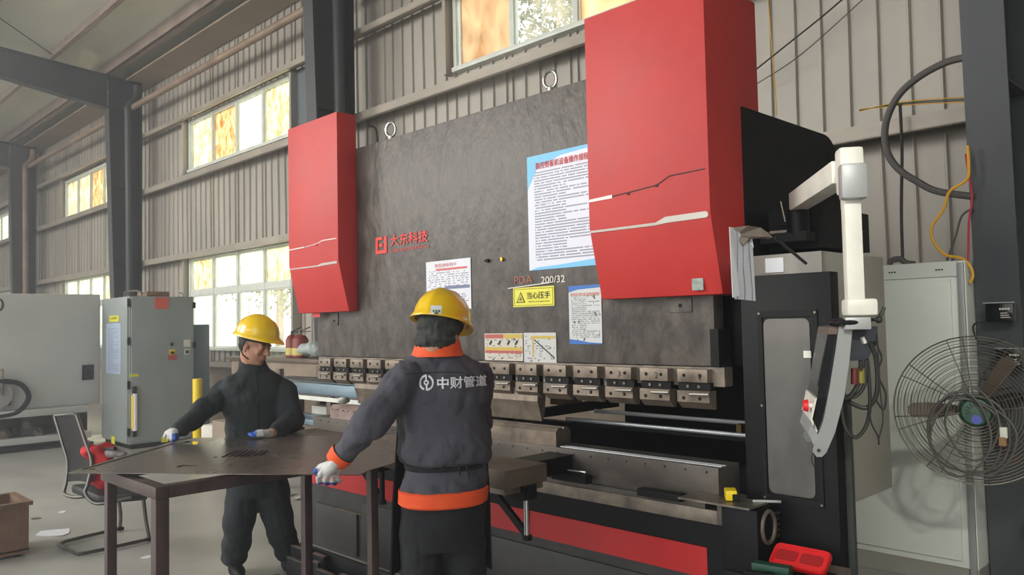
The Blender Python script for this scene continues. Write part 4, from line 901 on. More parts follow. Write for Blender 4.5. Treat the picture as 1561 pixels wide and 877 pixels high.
def helmet(c, R, parent, label=None, strap=False):
    """hard hat: dome, centre ridge, rain lip and front peak, built as a closed shell"""
    N = 48; prof_ = [(0.0, .16, 1), (.002, .155, 1), (.012, .135, 0), (.02, .128, 0), (.045, .124, 0), (.075, .113, 0), (.105, .088, 0), (.125, .055, 0), (.134, .02, 0)]
    def pt(j, z, r_, lip, ins=0):
        t = 2*PI*j/N; ct, st = math.cos(t), math.sin(t); k = r_/.128
        x = ct*.138*k; y = st*.112*k
        if lip: 
            ext = .045*max(0, ct)**2.5; sc_ = .0; x = ct*(.150+ext); y = st*(.124); zz = z-.010*max(0, ct)-.002
            if lip == 2: x *= .96; y *= .96
            return R @ V((x, y, zz))+c
        rg = .007*math.exp(-(y/.018)**2)*(1 if z > .03 else z/.03)+.0035*math.exp(-((abs(y)-.045)/.008)**2)*(z/.13)
        nrm_ = V((ct*.7, st*.7, .3+z*5)).normalized(); p = V((x, y, z))+nrm_*(rg-ins)
        return R @ p + c
    rings = [[pt(j, 0, 0, 1) for j in range(N)], [pt(j, .004, 0, 1) for j in range(N)]]
    rings += [[pt(j, z, r_, 0) for j in range(N)] for z, r_, l_ in prof_[2:]]
    m = MB(); m.loft(rings, cap=False); k = len(m.v); top = R @ V((0, 0, .1425))+c; m.add([top], []); b = k-N; m.f += [(b+j, b+(j+1) % N, k) for j in range(N)]; m.mi += [0]*N
    inner = [[pt(j, 0, 0, 1) for j in range(N)], [pt(j, .003, .128, 0, .006) for j in range(N)], [pt(j, .05, .122, 0, .006) for j in range(N)], [pt(j, .10, .088, 0, .006) for j in range(N)]]
    m.loft(inner, cap=False); b = len(m.v)-N; m.f += [tuple(b+j for j in range(N))]; m.mi += [0]
    h_ = m.build('hard_hat', m_yellow, parent); 
    band = MB(); band.loft([ring(c+R @ V((0, 0, z)), R @ V((1, 0, 0)), R @ V((0, 1, 0)), a, b_) for z, a, b_ in ((-.022, .100, .082), (.004, .106, .088))], cap=False); band.build('head_band', m_blackm, h_)
    return h_
def head(c, R, s=1.0, hairy=True, parent=None, neck=None):
    P = lambda x, y, z: R @ V((x*s, y*s, z*s)) + c
    m = MB()
    m.ell(P(-.012, 0, .035), (.092*s, .074*s, .085*s), R); m.ell(P(.022, 0, -.03), (.062*s, .060*s, .082*s), R); m.ell(P(.052, 0, -.085), (.026*s, .03*s, .02*s), R)
    m.cap(P(.080, 0, .012), P(.104, 0, -.026), .008*s, .0125*s); m.ell(P(.094, .010, -.030), (.009*s, .008*s, .007*s), R); m.ell(P(.094, -.010, -.030), (.009*s, .008*s, .007*s), R)
    for sy in (-1, 1):
        m.ell(P(.060, sy*.036, -.022), (.022*s, .020*s, .022*s), R); m.ell(P(.072, sy*.030, .022), (.016*s, .022*s, .008*s), R)
        m.ell(P(-.004, sy*.076, -.012), (.017*s, .008*s, .030*s), R @ Matrix.Rotation(-.25*sy, 3, 'Z')); m.ell(P(-.002, sy*.073, -.034), (.009*s, .007*s, .012*s), R)
        m.ell(P(.072, sy*.030, .004), (.012*s, .013*s, .010*s), R)
    m.ell(P(.083, 0, -.052), (.010*s, .021*s, .005*s), R); m.ell(P(.080, 0, -.061), (.010*s, .018*s, .006*s), R)
    if neck: m.cap(P(-.02, 0, -.06), neck, .056*s, .062*s)
    return m, P
def face_bits(P, R, s, parent):
    for sy in (-1, 1):
        e = MB(); e.ell(P(.077, sy*.030, .004), (.0085*s, .010*s, .0045*s), R, 12, 8); e.build('eye', mat('eye_white', (150, 138, 130), .4), parent)
        e = MB(); e.ell(P(.0835, sy*.030, .004), (.003*s, .0045*s, .0045*s), R, 10, 6); e.build('pupil', m_ink, parent)
        MB().tube([P(.080, sy*.014, .024), P(.085, sy*.030, .029), P(.074, sy*.046, .023)], .003*s, 6).build('eyebrow', m_hair, parent)
    MB().tube([P(.086, -.019, -.0565), P(.093, 0, -.056), P(.086, .019, -.0565)], .0017*s, 6).build('mouth_line', mat('lip', (140, 80, 70), .5), parent)
def glove(palm, fingers, thumb, name, parent, voxel=.0035):
    """palm: list of (p, r) capsules; fingers: four chains of points; thumb: chain"""
    m = MB()
    for (a, ra), (b, rb) in palm: m.cap(a, b, ra, rb)
    for k, ch in enumerate(fingers):
        r0 = (.0115, .012, .0115, .0100)[k]
        m.chain([(p, r0*(1-.10*i)) for i, p in enumerate(ch)])
    m.chain([(p, .0135*(1-.10*i)) for i, p in enumerate(thumb)])
    return m
# ---- worker in grey jacket, back to the camera
bt_ = 3.22
w1 = None
fR = V((-.87, .49, 0)).normalized(); lR = V((0, 0, 1)).cross(fR)           # his left
def J(x_, y_, t_): return onD(x_, y_, t_)
hipc = J(676, 780, 3.24); chest = J(676, 600, 3.22); neckb = J(668, 532, 3.22)
body = MB()
body.loft([ring(J(676, 800, 3.24), lR, fR, .15, .11), ring(J(676, 740, 3.24), lR, fR, .155, .115), ring(J(677, 680, 3.22), lR, fR, .135, .10), ring(J(674, 600, 3.22), lR, fR, .135, .09), ring(J(670, 565, 3.22), lR, fR, .12, .07), ring(J(668, 535, 3.22), lR, fR, .07, .06)])
LS, LE, LW = J(618, 572, 3.12), J(560, 645, 3.02), J(520, 692, 3.12)
RS, RE, RWp = J(730, 574, 3.34), J(722, 650, 3.50), J(690, 690, 3.66)
body.chain([(LS, .04), (LE, .034), (LW, .028)]); body.chain([(RS, .04), (RE, .034), (RWp, .028)])
gx, gy = hipc.x, hipc.y
for sd_, (kx, ky) in ((1, (.02, .0)), (-1, (-.0, .02))):
    hp_ = V((gx, gy, .80))+lR*.085*sd_; kn_ = V((gx, gy, .46))+lR*.095*sd_+fR*.02; an_ = V((gx, gy, .09))+lR*.11*sd_; body.chain([(hp_, .075), (kn_, .055), (an_, .04)])
fH = V((-.44, .90, 0)).normalized(); RH = frame(fH, .36, .06)
hc = J(670, 511, 3.22)
hm, P_ = head(hc, RH, 1.0, neck=neckb); body.v, body.f, body.mi = body.v, body.f, body.mi
o_ = len(body.v); body.v += hm.v; body.f += [tuple(i+o_ for i in f) for f in hm.f]; body.mi += hm.mi
p1 = body.build('person', m_skin, voxel=.007, iters=2)
tag(p1, 'worker in grey and orange jacket and yellow helmet, back to the camera', 'person')
face_bits(P_, RH, 1.0, p1)
hr = MB(); hr.ell(P_(-.020, 0, .028), (.096, .086, .088), RH); hr.ell(P_(-.036, 0, -.035), (.070, .084, .050), RH); hr.build('cloth_hood', mat('dark_grey_hood', (42, 44, 42), .85, 0, (62, 64, 60), 30), p1, voxel=.005, iters=1, disp=fold(.012, 24, 3))
helmet(P_(-.002, 0, .052), RH @ Matrix.Rotation(-.12, 3, 'Y'), p1)
hat1 = [c for c in p1.children if c.name.startswith('hard_hat')][0]
# jacket
jk = MB()
jr = [(757, 676, .160, .130), (742, 676, .168, .136), (722, 678, .168, .135), (707, 679, .156, .122), (701, 679, .182, .150), (684, 678, .190, .158), (665, 677, .184, .150), (640, 675, .178, .145), (600, 672, .185, .140), (570, 670, .190, .128), (552, 668, .165, .105), (541, 667, .120, .085), (533, 667, .085, .072)]
jk.loft([ring(J(xc, y_, 3.225), lR, fR, a, b, 32, .9) for y_, xc, a, b in jr])
SL, SE, SW = J(619, 577, 3.12), J(563, 646, 3.02), J(526, 688, 3.12)
jk.chain([(SL, .074), ((SL+SE)/2+V((0, 0, .005)), .068), (SE, .064), ((SE+SW)/2, .056), (SW, .046)])
jk.chain([(J(727, 580, 3.34), .072), (J(727, 648, 3.48), .062), (J(697, 688, 3.64), .045)])
zhem = J(676, 742, 3.22).z; zwaist = J(679, 708, 3.225).z
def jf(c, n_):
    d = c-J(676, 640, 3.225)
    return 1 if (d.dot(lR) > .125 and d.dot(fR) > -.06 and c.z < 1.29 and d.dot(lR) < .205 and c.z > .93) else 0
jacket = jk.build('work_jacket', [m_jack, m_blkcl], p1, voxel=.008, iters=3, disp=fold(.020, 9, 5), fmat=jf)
# orange hem band, collar, cuffs, waist cord
def rband(ys, m, name, grow, par=jacket, wob=.0):
    MB().loft([ring(J(xc, y_, 3.225), lR, fR, a+grow, b+grow, 40, .9) for y_, xc, a, b in ys], cap=False).build(name, m, par)
rb_ = [(766, 675, .158, .128), (763, 675, .168, .136), (752, 676, .169, .138), (744, 676, .170, .139), (742, 676, .160, .130)]
rband(rb_, m_orange, 'orange_hem', .0115)
rband([(711.5, 679, .158, .124), (710, 679, .161, .128), (706, 679, .161, .128), (704.5, 679, .158, .124)], m_blkcl, 'waist_cord', .004)
for dx_, ln in ((-14, 12), (8, 20), (20, 26)):
    a = J(690+dx_, 708, 3.07); b = J(692+dx_*1.2, 708+ln, 3.07); MB().tube([a, (a+b)/2+CR*.002, b], [.003, .004, .001], 6).build('cord_end', m_blkcl, jacket)
cz = MB(); cz.loft([ring(J(667, 543, 3.222), lR, fR, .108, .098, 32), ring(J(667, 534, 3.222), lR, fR, .098, .094, 32), ring(J(668, 521, 3.222)+fR*.004, lR, fR, .088, .092, 32), ring(J(668, 516, 3.222)+fR*.006, lR, fR, .084, .088, 32), ring(J(668, 517, 3.222)+fR*.006, lR, fR, .078, .080, 32), ring(J(667, 534, 3.222), lR, fR, .082, .074, 32)], cap=False); cz.build('orange_collar', m_orange, jacket)
dcf = (J(512, 703, 3.13)-SW).normalized(); xa = dcf.orthogonal().normalized(); ya = dcf.cross(xa)
MB().loft([ring(SW+dcf*.012, xa, ya, .049, .049, 20), ring(SW+dcf*.03, xa, ya, .050, .050, 20), ring(SW+dcf*.058, xa, ya, .044, .044, 20), ring(SW+dcf*.06, xa, ya, .036, .036, 20), ring(SW+dcf*.02, xa, ya, .036, .036, 20)], cap=False).build('orange_cuff', m_orange, jacket)
bv = BVHTree.FromPolygons([v.co+WL[jacket.name] for v in jacket.data.vertices], [tuple(p.vertices) for p in jacket.data.polygons])
def onbvh(p, d, off=.0018):
    h_ = bv.ray_cast(p, d)
    return (h_[0]+h_[1]*off, h_[1]) if h_[0] is not None else (None, None)
def drape(me, o0, x, y, name, m, w_, h_, dirv, nudge=.0022):
    xs = [v.co.x for v in me.vertices]; ys = [v.co.y for v in me.vertices]; x0, y0 = min(xs), min(ys); sx = w_/(max(xs)-x0); sy = h_/(max(ys)-y0)
    bm = bmesh.new(); bm.from_mesh(me)
    for v in bm.verts: v.co = V((v.co.x-x0, v.co.y-y0, v.co.z)); v.co.x *= sx; v.co.y *= sy
    bmesh.ops.triangulate(bm, faces=bm.faces)
    for _ in range(3):
        ed = [e for e in bm.edges if e.calc_length() > .008]
        if ed: bmesh.ops.subdivide_edges(bm, edges=ed, cuts=1); bmesh.ops.triangulate(bm, faces=[f for f in bm.faces if len(f.verts) > 3])
    for v in bm.verts:
        p = o0+x*v.co.x+y*v.co.y; q, nn = onbvh(p, dirv, nudge+v.co.z*.3)
        v.co = q if q is not None else p+dirv*.6
    dead = [f for f in bm.faces if any((v.co-(o0)).dot(dirv) > .42 for v in f.verts)]
    bmesh.ops.delete(bm, geom=dead, context='FACES')
    bm.to_mesh(me); bm.free(); me.materials.clear(); me.materials.append(m); me.name = name; return place(name, me, jacket)
bxd = -lR; 
# text runs from his left to his right across the back, seen left to right from behind
tdir = (-lR); back0 = J(646, 592, 3.0)
nb_ = (fR*.94+CF*.25); nb_ = V((nb_.x, nb_.y, 0)).normalized(); tdir = V((nb_.y, -nb_.x, 0))
start = J(673, 598, 2.95)
drape(text_mesh('中财管道', bold=.02), start, tdir, V((0, 0, 1)), 'printed_lettering', m_printw, .205, .046, nb_, .004)
lgm = bmesh.new()
def arc(a0, a1, r0, r1, n=14):
    vs = [[lgm.verts.new((r_*math.cos(a), r_*math.sin(a), 0)) for r_ in (r0, r1)] for a in [math.radians(a0+(a1-a0)*k/n) for k in range(n+1)]]
    for u, v in zip(vs, vs[1:]): lgm.faces.new((u[0], u[1], v[1], v[0]))
arc(92, 250, .75, 1.0); arc(-88, 70, .75, 1.0); arc(0, 359.9, .16, .34, 20)
for (a, b, c, d) in ((-.12, .08, .3, .98), (-.08, .12, -.98, -.3)): lgm.faces.new([lgm.verts.new((x_, y_, 0)) for x_, y_ in ((a, c), (b, c), (b, d), (a, d))])
lme = bpy.data.meshes.new('printed_logo'); lgm.to_mesh(lme); lgm.free()
drape(lme, start-tdir*.068+V((0, 0, -.004)), tdir, V((0, 0, 1)), 'printed_logo', m_printw, .056, .060, nb_)
sm_ = [onbvh(J(x_, y_, 2.4), ray(x_, y_), .0005)[0] for x_, y_ in [(617+k*8, 571-3.2*math.sin(k/15*PI)-(k > 11)*(-(k-11)*3)) for k in range(16)]]
sm_ = [p for p in sm_ if p is not None]
if len(sm_) > 3: MB().tube(sm_, .0016, 5).build('yoke_seam', m_blkcl, jacket)
st_ = MB(); st_c = P_(-.002, 0, .052)
# name sticker on the back of the helmet
hb = BVHTree.FromPolygons([v.co+WL[hat1.name] for v in hat1.data.vertices], [tuple(p.vertices) for p in hat1.data.polygons])
def onhat(x_, y_, off=.001):
    r_ = hb.ray_cast(CC, ray(x_, y_).normalized()); return r_[0]-ray(x_, y_).normalized()*off if r_[0] is not None else onD(x_, y_, 3.1)
g_ = MB(); pts = [[onhat(656.5+17*i/5, 466+13*j/4) for i in range(6)] for j in range(5)]
g_.add([p for r_ in pts for p in r_], [(j*6+i, j*6+i+1, (j+1)*6+i+1, (j+1)*6+i) for j in range(4) for i in range(5)]); g_.build('name_sticker', m_paper, hat1)
a, b, c = onhat(659.5, 475.5, .003), onhat(671.5, 475.5, .003), onhat(659.5, 469.5, .003)
for tx_, y_, w1_, w2_ in (('口口口', 474.5, 659, 671.5), ('口口', 477.8, 662, 668)):
    for k in range(len(tx_)):
        xx = w1_+(w2_-w1_)*(k+.5)/len(tx_); q = MB(); aa = [onhat(xx-1.6, y_-1.9, .002), onhat(xx+1.6, y_-1.9, .002), onhat(xx+1.6, y_+1.3, .002), onhat(xx-1.6, y_+1.3, .002)]
        q.add(aa, [(0, 1, 2, 3)]); q.build('sticker_print', mat('green_ink', (90, 120, 80), .6), hat1)
# trousers
trs = MB(); trs.loft([ring(J(676, 752, 3.235), lR, fR, .150, .118), ring(J(676, 800, 3.24), lR, fR, .160, .125), ring(J(676, 835, 3.24), lR, fR, .155, .12)])
for sd_ in (1, -1):
    hp_ = V((gx, gy, .78))+lR*.078*sd_; kn_ = V((gx, gy, .46))+lR*.092*sd_+fR*.02; an_ = V((gx, gy, .10))+lR*.11*sd_; trs.chain([(hp_, .098), (kn_, .082), (an_, .068)])
trs.build('trousers', m_blkcl, p1, voxel=.010, iters=3, disp=fold(.010, 9, 9))
for sd_ in (1, -1):
    an_ = V((gx, gy, .0))+lR*.11*sd_; s_ = MB(); s_.ell(an_+fR*.05+V((0, 0, .035)), (.13, .047, .04), frame(fR)); s_.ell(an_-fR*.02+V((0, 0, .06)), (.05, .045, .055), frame(fR)); s_.bx(0, 0, 0, 0, 0, 0) if False else None
    s_.build('boot', m_black, p1, voxel=.008, iters=2)
# apron panel worn in front, its edge shows at his left
ap = MB(); Rr = []
for y_, g1 in ((600, .0), (660, .012), (712, .022), (760, .03), (820, .035), (877, .04)):
    c = J(674, y_, 3.23); Rr.append([c+lR*((.17+g1)*math.cos(t))+fR*((.15+g1)*math.sin(t)) for t in [math.radians(q) for q in (2, 20, 45, 70, 90, 110, 135, 160, 178)]])
zz = [[V((p.x, p.y, p.z)) for p in r_] for r_ in Rr]; n9 = 9; 
vs = [p for r_ in zz for p in r_]; vi = [p-(p-V((gx, gy, p.z))).normalized()*.006 for p in vs]; off_ = len(vs)
fs = [(i*n9+j, i*n9+j+1, (i+1)*n9+j+1, (i+1)*n9+j) for i in range(5) for j in range(8)]; ap.add(vs+vi, fs+[tuple(q+off_ for q in reversed(f)) for f in fs]+[(i*n9, (i+1)*n9, (i+1)*n9+off_, i*n9+off_) for i in range(5)]+[(i*n9+8, (i+1)*n9+8, (i+1)*n9+8+off_, i*n9+8+off_) for i in range(5)])
ap.build('apron', m_blkcl, p1)
# left glove gripping the sheet edge: fingers curl under, thumb on top
G = lambda x_, y_, t_: onD(x_, y_, t_)
gl = glove([((G(515, 704, 3.13), .027), (G(500, 716, 3.15), .026)), ((G(509, 708, 3.10), .024), (G(497, 720, 3.12), .022)), ((G(517, 710, 3.16), .022), (G(508, 720, 3.19), .020))],
           [[G(493, 717, 3.11), G(485, 728, 3.10), G(486, 736, 3.14), G(492, 735, 3.19)], [G(499, 720, 3.12), G(495, 732, 3.11), G(498, 738, 3.15), G(502, 736, 3.20)], [G(506, 721, 3.14), G(506, 734, 3.13), G(510, 738, 3.17), G(512, 735, 3.21)], [G(512, 720, 3.17), G(515, 731, 3.16), G(518, 734, 3.19), G(518, 732, 3.22)]],
           [G(500, 708, 3.13), G(488, 712, 3.16), G(481, 719, 3.20)], 'glove', p1)
def gcol(bx_):
    def f(c, n_): 
        v_ = c-CC; z_ = v_.dot(CF); px_ = 780.5+FPX*v_.dot(CR)/z_; py_ = 438.5-FPX*v_.dot(CU)/z_
        for (x0, y0, x1, y1) in bx_:
            if x0 <= px_ <= x1 and y0 <= py_ <= y1: return 1
        return 0
    return f
gl.build('left_glove', [m_glove, m_gblue], p1, voxel=.0032, iters=2, disp=fold(.0012, 70, 2), fmat=gcol([(474, 714, 484, 727), (484, 736, 530, 745)]))
gl = glove([((J(688, 690, 3.66), .027), (J(672, 694, 3.74), .026))], [[J(670+4*k, 693, 3.74), J(660+4*k, 696, 3.80), J(655+4*k, 699, 3.84)] for k in range(4)], [J(680, 690, 3.70), J(668, 690, 3.76), J(660, 692, 3.78)], 'glove', p1)
gl.build('right_glove', m_glove, p1, voxel=.0045, iters=2)
# ---- worker in dark clothes on the far side of the sheet
fL = V((.95, -.26, 0)).normalized(); lL = V((0, 0, 1)).cross(fL)     # his left is to the right in the photo
T2_ = 4.82
def K(x_, y_, t_=T2_): return onD(x_, y_, t_)
b2 = MB(); b2.loft([ring(K(392, 735, 4.86), lL, fL, .15, .11), ring(K(390, 670, 4.84), lL, fL, .145, .11), ring(K(389, 610), lL, fL, .15, .10), ring(K(388, 584), lL, fL, .12, .07), ring(K(386, 563), lL, fL, .07, .06)])
aS, aE, aW = K(344, 590, 4.80), K(304, 628, 4.62), K(271, 654, 4.42)
bS, bE, bW = K(436, 592, 4.86), K(447, 640, 4.78), K(414, 661, 4.52)
aS.z -= .03; bS.z -= .03
b2.chain([(aS, .04), (aE, .034), (aW, .028)]); b2.chain([(bS, .04), (bE, .034), (bW, .028)])
fl = onZ(358, 875, 0)
lg1 = [K(372, 735, 4.86), K(365, 795, 4.82), V((fl.x, fl.y, .10))]
lg2 = [K(412, 735, 4.88), K(426, 800, 4.92), K(438, 858, 5.02)]; lg2[2].z = .10
b2.chain([(lg1[0], .075), (lg1[1], .055), (lg1[2], .04)]); b2.chain([(lg2[0], .075), (lg2[1], .055), (lg2[2], .04)])
R2 = frame(V((.918, .395, 0)), .28, -.05)
h2c = K(389, 527, 4.78); hm, P2_ = head(h2c, R2, 1.02, neck=K(385, 566, 4.82))
o_ = len(b2.v); b2.v += hm.v; b2.f += [tuple(i+o_ for i in f) for f in hm.f]; b2.mi += hm.mi
p2 = b2.build('person', m_skin, voxel=.0062, iters=2)
tag(p2, 'worker in dark clothes and yellow helmet facing the camera behind the steel sheet', 'person')
face_bits(P2_, R2, 1.02, p2)
hr = MB(); hr.ell(P2_(-.03, 0, .030), (.082, .079, .080), R2); hr.ell(P2_(-.055, 0, -.01), (.045, .065, .05), R2); hr.build('hair', m_hair, p2, voxel=.006, iters=2)
h2 = helmet(P2_(-.004, 0, .048), R2 @ Matrix.Rotation(-.10, 3, 'Y'), p2)
for c in list(h2.children): pass
MB().tube(smoothpath([P2_(.0, -.088, .03), P2_(-.02, -.086, -.02), P2_(-.004, -.078, -.058), P2_(.03, -.062, -.075)]), .004, 6).build('chin_strap', m_blackm, p2)
jk = MB()
jk.loft([ring(K(391, 700, 4.84), lL, fL, .170, .135), ring(K(391, 668, 4.84), lL, fL, .172, .14), ring(K(390, 640, 4.83), lL, fL, .180, .145), ring(K(389, 605), lL, fL, .190, .140), ring(K(388, 585), lL, fL, .190, .115), ring(K(387, 573), lL, fL, .150, .09), ring(K(386, 566), lL, fL, .100, .080), ring(K(385, 556), lL, fL, .075, .070)])
jk.chain([(K(345, 597, 4.80), .076), (K(306, 630, 4.62), .064), (K(274, 653, 4.44), .048)]); jk.chain([(K(434, 599, 4.86), .078), (K(445, 640, 4.78), .070), (K(420, 658, 4.56), .046)])
j2 = jk.build('quilted_jacket', m_navy, p2, voxel=.009, iters=3, disp=fold(.022, 8, 21))
MB().loft([ring(K(386, 570), lL, fL, .088, .080, 28), ring(K(385, 556), lL, fL, .080, .076, 28), ring(K(384, 545), lL, fL, .072, .070, 28), ring(K(384, 546), lL, fL, .062, .060, 28)], cap=False).build('collar', m_navy, j2)
bv = BVHTree.FromPolygons([v.co+WL[j2.name] for v in j2.data.vertices], [tuple(p.vertices) for p in j2.data.polygons])
zp = [onbvh(CC, ray(x_, y_), .001)[0] for x_, y_ in ((389, 566), (391, 580), (392, 600), (393, 620), (394, 640), (394, 660))]; zp = [p for p in zp if p is not None]
if len(zp) > 2: MB().tube(zp, .004, 6).build('zip', m_blackm, j2)
tr2 = MB(); tr2.loft([ring(K(392, 700, 4.85), lL, fL, .155, .125), ring(K(392, 740, 4.86), lL, fL, .165, .13), ring(K(392, 756, 4.86), lL, fL, .14, .11)])
tr2.chain([(lg1[0], .108), (lg1[1], .092), (lg1[2]+V((0, 0, .02)), .080)]); tr2.chain([(lg2[0], .108), (lg2[1], .092), (lg2[2]+V((0, 0, .02)), .080)])
tr2.build('trousers', m_navy, p2, voxel=.010, iters=3, disp=fold(.012, 9, 31))
for an_ in (lg1[2], lg2[2]):
    s_ = MB(); s_.ell(V((an_.x, an_.y, .035))+fL*.06, (.13, .047, .04), frame(fL)); s_.ell(V((an_.x, an_.y, .07)), (.05, .045, .06), frame(fL)); s_.build('shoe', m_black, p2, voxel=.008, iters=2)
gl = glove([((K(270, 655, 4.42), .025), (K(263, 662, 4.38), .024)), ((K(266, 655, 4.44), .02), (K(259, 661, 4.42), .02))],
           [[K(259, 662, 4.37), K(257, 668, 4.36), K(260, 671, 4.38)], [K(263, 663, 4.36), K(262, 669, 4.35), K(264, 672, 4.37)], [K(266, 663, 4.36), K(267, 669, 4.35), K(268, 671, 4.37)], [K(269, 662, 4.38), K(271, 667, 4.37), K(271, 669, 4.38)]],
           [K(262, 656, 4.44), K(254, 660, 4.46), K(251, 666, 4.46)], 'glove', p2)
gl.build('right_glove', [m_glove, m_gblue], p2, voxel=.004, iters=2, fmat=gcol([(262, 661, 275, 675)]))
gl = glove([((K(412, 661, 4.51), .025), (K(401, 661, 4.46), .021))], [[K(398+k, 659+k*1.4, 4.47-.01*k), K(388+k*1.2, 660.5+k*1.3, 4.45-.01*k), K(380+k*1.6, 662+k*1.0, 4.44-.01*k)] for k in range(4)], [K(408, 659, 4.47), K(398, 658, 4.44), K(391, 658.5, 4.43)], 'glove', p2)
gl.build('left_glove', [m_glove, m_gblue], p2, voxel=.004, iters=2, fmat=gcol([(374, 655, 391, 672)]))
# ------------------------------------------------------------------ chair
ch = thing('office_chair', (-6.2, 2.0, 0), 'chrome cantilever office chair with a dark mesh back, left of the table', 'chair')
c0 = onZ(87, 829, .02); c1 = onZ(120, 846, .02); c2 = onZ(228, 822, .02); c3 = onZ(183, 806, .02)
def D_(x_, y_, t_): return onD(x_, y_, t_)
dz = lambda q: (q-CC).dot(CF)
dA, dB = dz(c1), dz(c2)
fl_ = [D_(130, 728, dA-.25), D_(127, 752, dA-.25)]
frm = smoothpath([D_(217, 742, dz(c2)), D_(222, 790, dz(c2)), c2+V((0, 0, .0))], 3)+smoothpath([c2+(c1-c2)*.05, c1+(c2-c1)*.1, c1+(c0-c1)*.25, c0+(c1-c0)*.25, c0+(c3-c0)*.1, c3], 3)+smoothpath([c3+V((0, 0, .02)), D_(184, 785, dz(c3)), D_(180, 755, dz(c3))], 3)
MB().tube(frm, .0125, 10).build('base_frame', m_cchr, ch)
for p in (c2, c3): MB().box(p+V((0, 0, .0)), (.05, .04, .02)).build('foot_pad', m_blackm, ch)
tB = 5.4
seat = MB(); sp_ = [D_(108, 738, 5.55), D_(150, 752, 5.15), D_(226, 744, 5.25), D_(190, 728, 5.65)]; zs_ = .455
sp_ = [V((p.x, p.y, zs_)) for p in sp_]; seat.add(sp_+[p-V((0, 0, .06)) for p in sp_], [(0, 1, 2, 3), (7, 6, 5, 4), (0, 4, 5, 1), (1, 5, 6, 2), (2, 6, 7, 3), (3, 7, 4, 0)]); seat.build('seat', m_cblack, ch, bevel=.02)
# back: curved mesh panel between two chrome uprights
bl = [D_(83, 634, 5.62), D_(95, 675, 5.58), D_(103, 705, 5.55), D_(101, 735, 5.52)]; brr = [D_(117, 633, 5.30), D_(130, 672, 5.26), D_(140, 705, 5.22), D_(134, 738, 5.18)]
L_, R__ = smoothpath(bl, 4), smoothpath(brr, 4); rows_ = []
for a, b in zip(L_, R__):
    rows_.append([a+(b-a)*t+CF*.05*math.sin(PI*t) for t in (0, .25, .5, .75, 1)])
m_ = MB(); k5 = 5; vs = [p for r_ in rows_ for p in r_]; nn_ = len(vs); fs = [(i*k5+j, i*k5+j+1, (i+1)*k5+j+1, (i+1)*k5+j) for i in range(len(rows_)-1) for j in range(4)]
m_.add(vs+[p+CF*.006 for p in vs], fs+[tuple(q+nn_ for q in reversed(f)) for f in fs]); m_.build('backrest', m_mesh, ch)
for pts in (bl+[D_(98, 752, 5.5), D_(112, 758, 5.45), D_(130, 757, 5.40)], brr+[D_(130, 752, 5.16), D_(142, 766, 5.14), D_(160, 767, 5.14), D_(200, 758, 5.2)]): MB().tube(smoothpath(pts, 5), .0125, 10).build('back_frame', m_cchr, ch)
MB().tube(smoothpath([rows_[0][0], rows_[0][2], rows_[0][4]], 5), .008, 8).build('top_rail', m_cchr, ch)
cl_ = MB(); 
for k in range(9): cl_.ell(D_(150+random.uniform(-16, 14), 692+random.uniform(-8, 12), 5.32+random.uniform(-.05, .05)), (.07, .06, .035), Matrix.Rotation(random.uniform(0, 3), 3, 'Z') @ Matrix.Rotation(random.uniform(-.6, .6), 3, 'X'))
for k in range(5): cl_.ell(D_(165+random.uniform(-16, 16), 730+random.uniform(-3, 3), 5.32), (.08, .06, .04))
cl_.cap(D_(150, 690, 5.32), D_(160, 735, 5.32), .05, .06)
tag(cl_.build('red_jacket', m_redcloth, voxel=.011, iters=2, disp=fold(.012, 14, 4)), 'crumpled red garment thrown over the office chair', 'clothing')
gb = MB(); gb.ell(D_(172, 690, 5.3), (.09, .05, .03)); gb.ell(D_(182, 692, 5.3), (.08, .04, .025)); tag(gb.build('grey_cloth', mat('grey_rag', (130, 126, 124), .9), voxel=.012, iters=2, disp=fold(.01, 16, 5)), 'small grey cloth on the red garment', 'clothing')
tag(MB().bar(D_(145, 687, 5.35), D_(176, 684, 5.25), .03, .02).build('armrest_pad', m_cblack, bevel=.005), 'black armrest bar showing above the red garment', 'armrest')
# ------------------------------------------------------------------ far left: cabinet, machine, bollard
ec = thing('electrical_cabinet', (-11.2, 4.1, 0), 'tall grey electrical cabinet with hinged doors left of the dark-clothed worker', 'cabinet')
ex, ey = -10.77, 3.72
MB().bx(-11.77, ex, ey, 4.55, .06, 1.955).build('body', m_gcab, ec, bevel=.006)
MB().bx(ex, ex+.02, ey+.02, 4.53, .08, 1.94).build('door', m_gcab, ec, bevel=.004); MB().bx(-11.75, ex-.02, ey-.02, ey, .08, 1.94).build('door', m_gcab, ec, bevel=.004)
MB().bx(-11.75, ex-.02, ey+.03, 4.5, 0, .06).build('plinth', m_blackm, ec)
for z in (.22, .82, 1.38, 1.87):
    MB().cyl((ex+.005, ey-.012, z-.05), (ex+.005, ey-.012, z+.05), .018, n=10).build('hinge', m_blackm, ec)
for z in (1.84, 1.3): MB().bx(ex-.01, ex+.03, 4.53, 4.57, z-.04, z+.04).build('hinge', m_blackm, ec)
def onE(x_, y_): return onX(x_, y_, ex+.024)
def epatch(x0, y0, x1, y1, m, name, th=.006):
    a, b = onE(x0, y1), onE(x1, y0); return MB().bx(ex+.02, ex+.02+th, min(a.y, b.y), max(a.y, b.y), min(a.z, b.z), max(a.z, b.z)).build(name, m, ec)
epatch(236, 454, 257, 471, mat('faded_red_sticker', (216, 96, 76), .5), 'red_sticker'); epatch(256, 541, 270, 549, mat('dull_red_print', (184, 84, 78), .5), 'red_label'); epatch(280, 518, 290, 529, m_white, 'white_label'); epatch(258, 533, 267, 541, m_yel2, 'switch_plate'); epatch(281, 532, 289, 541, m_white, 'switch_plate')
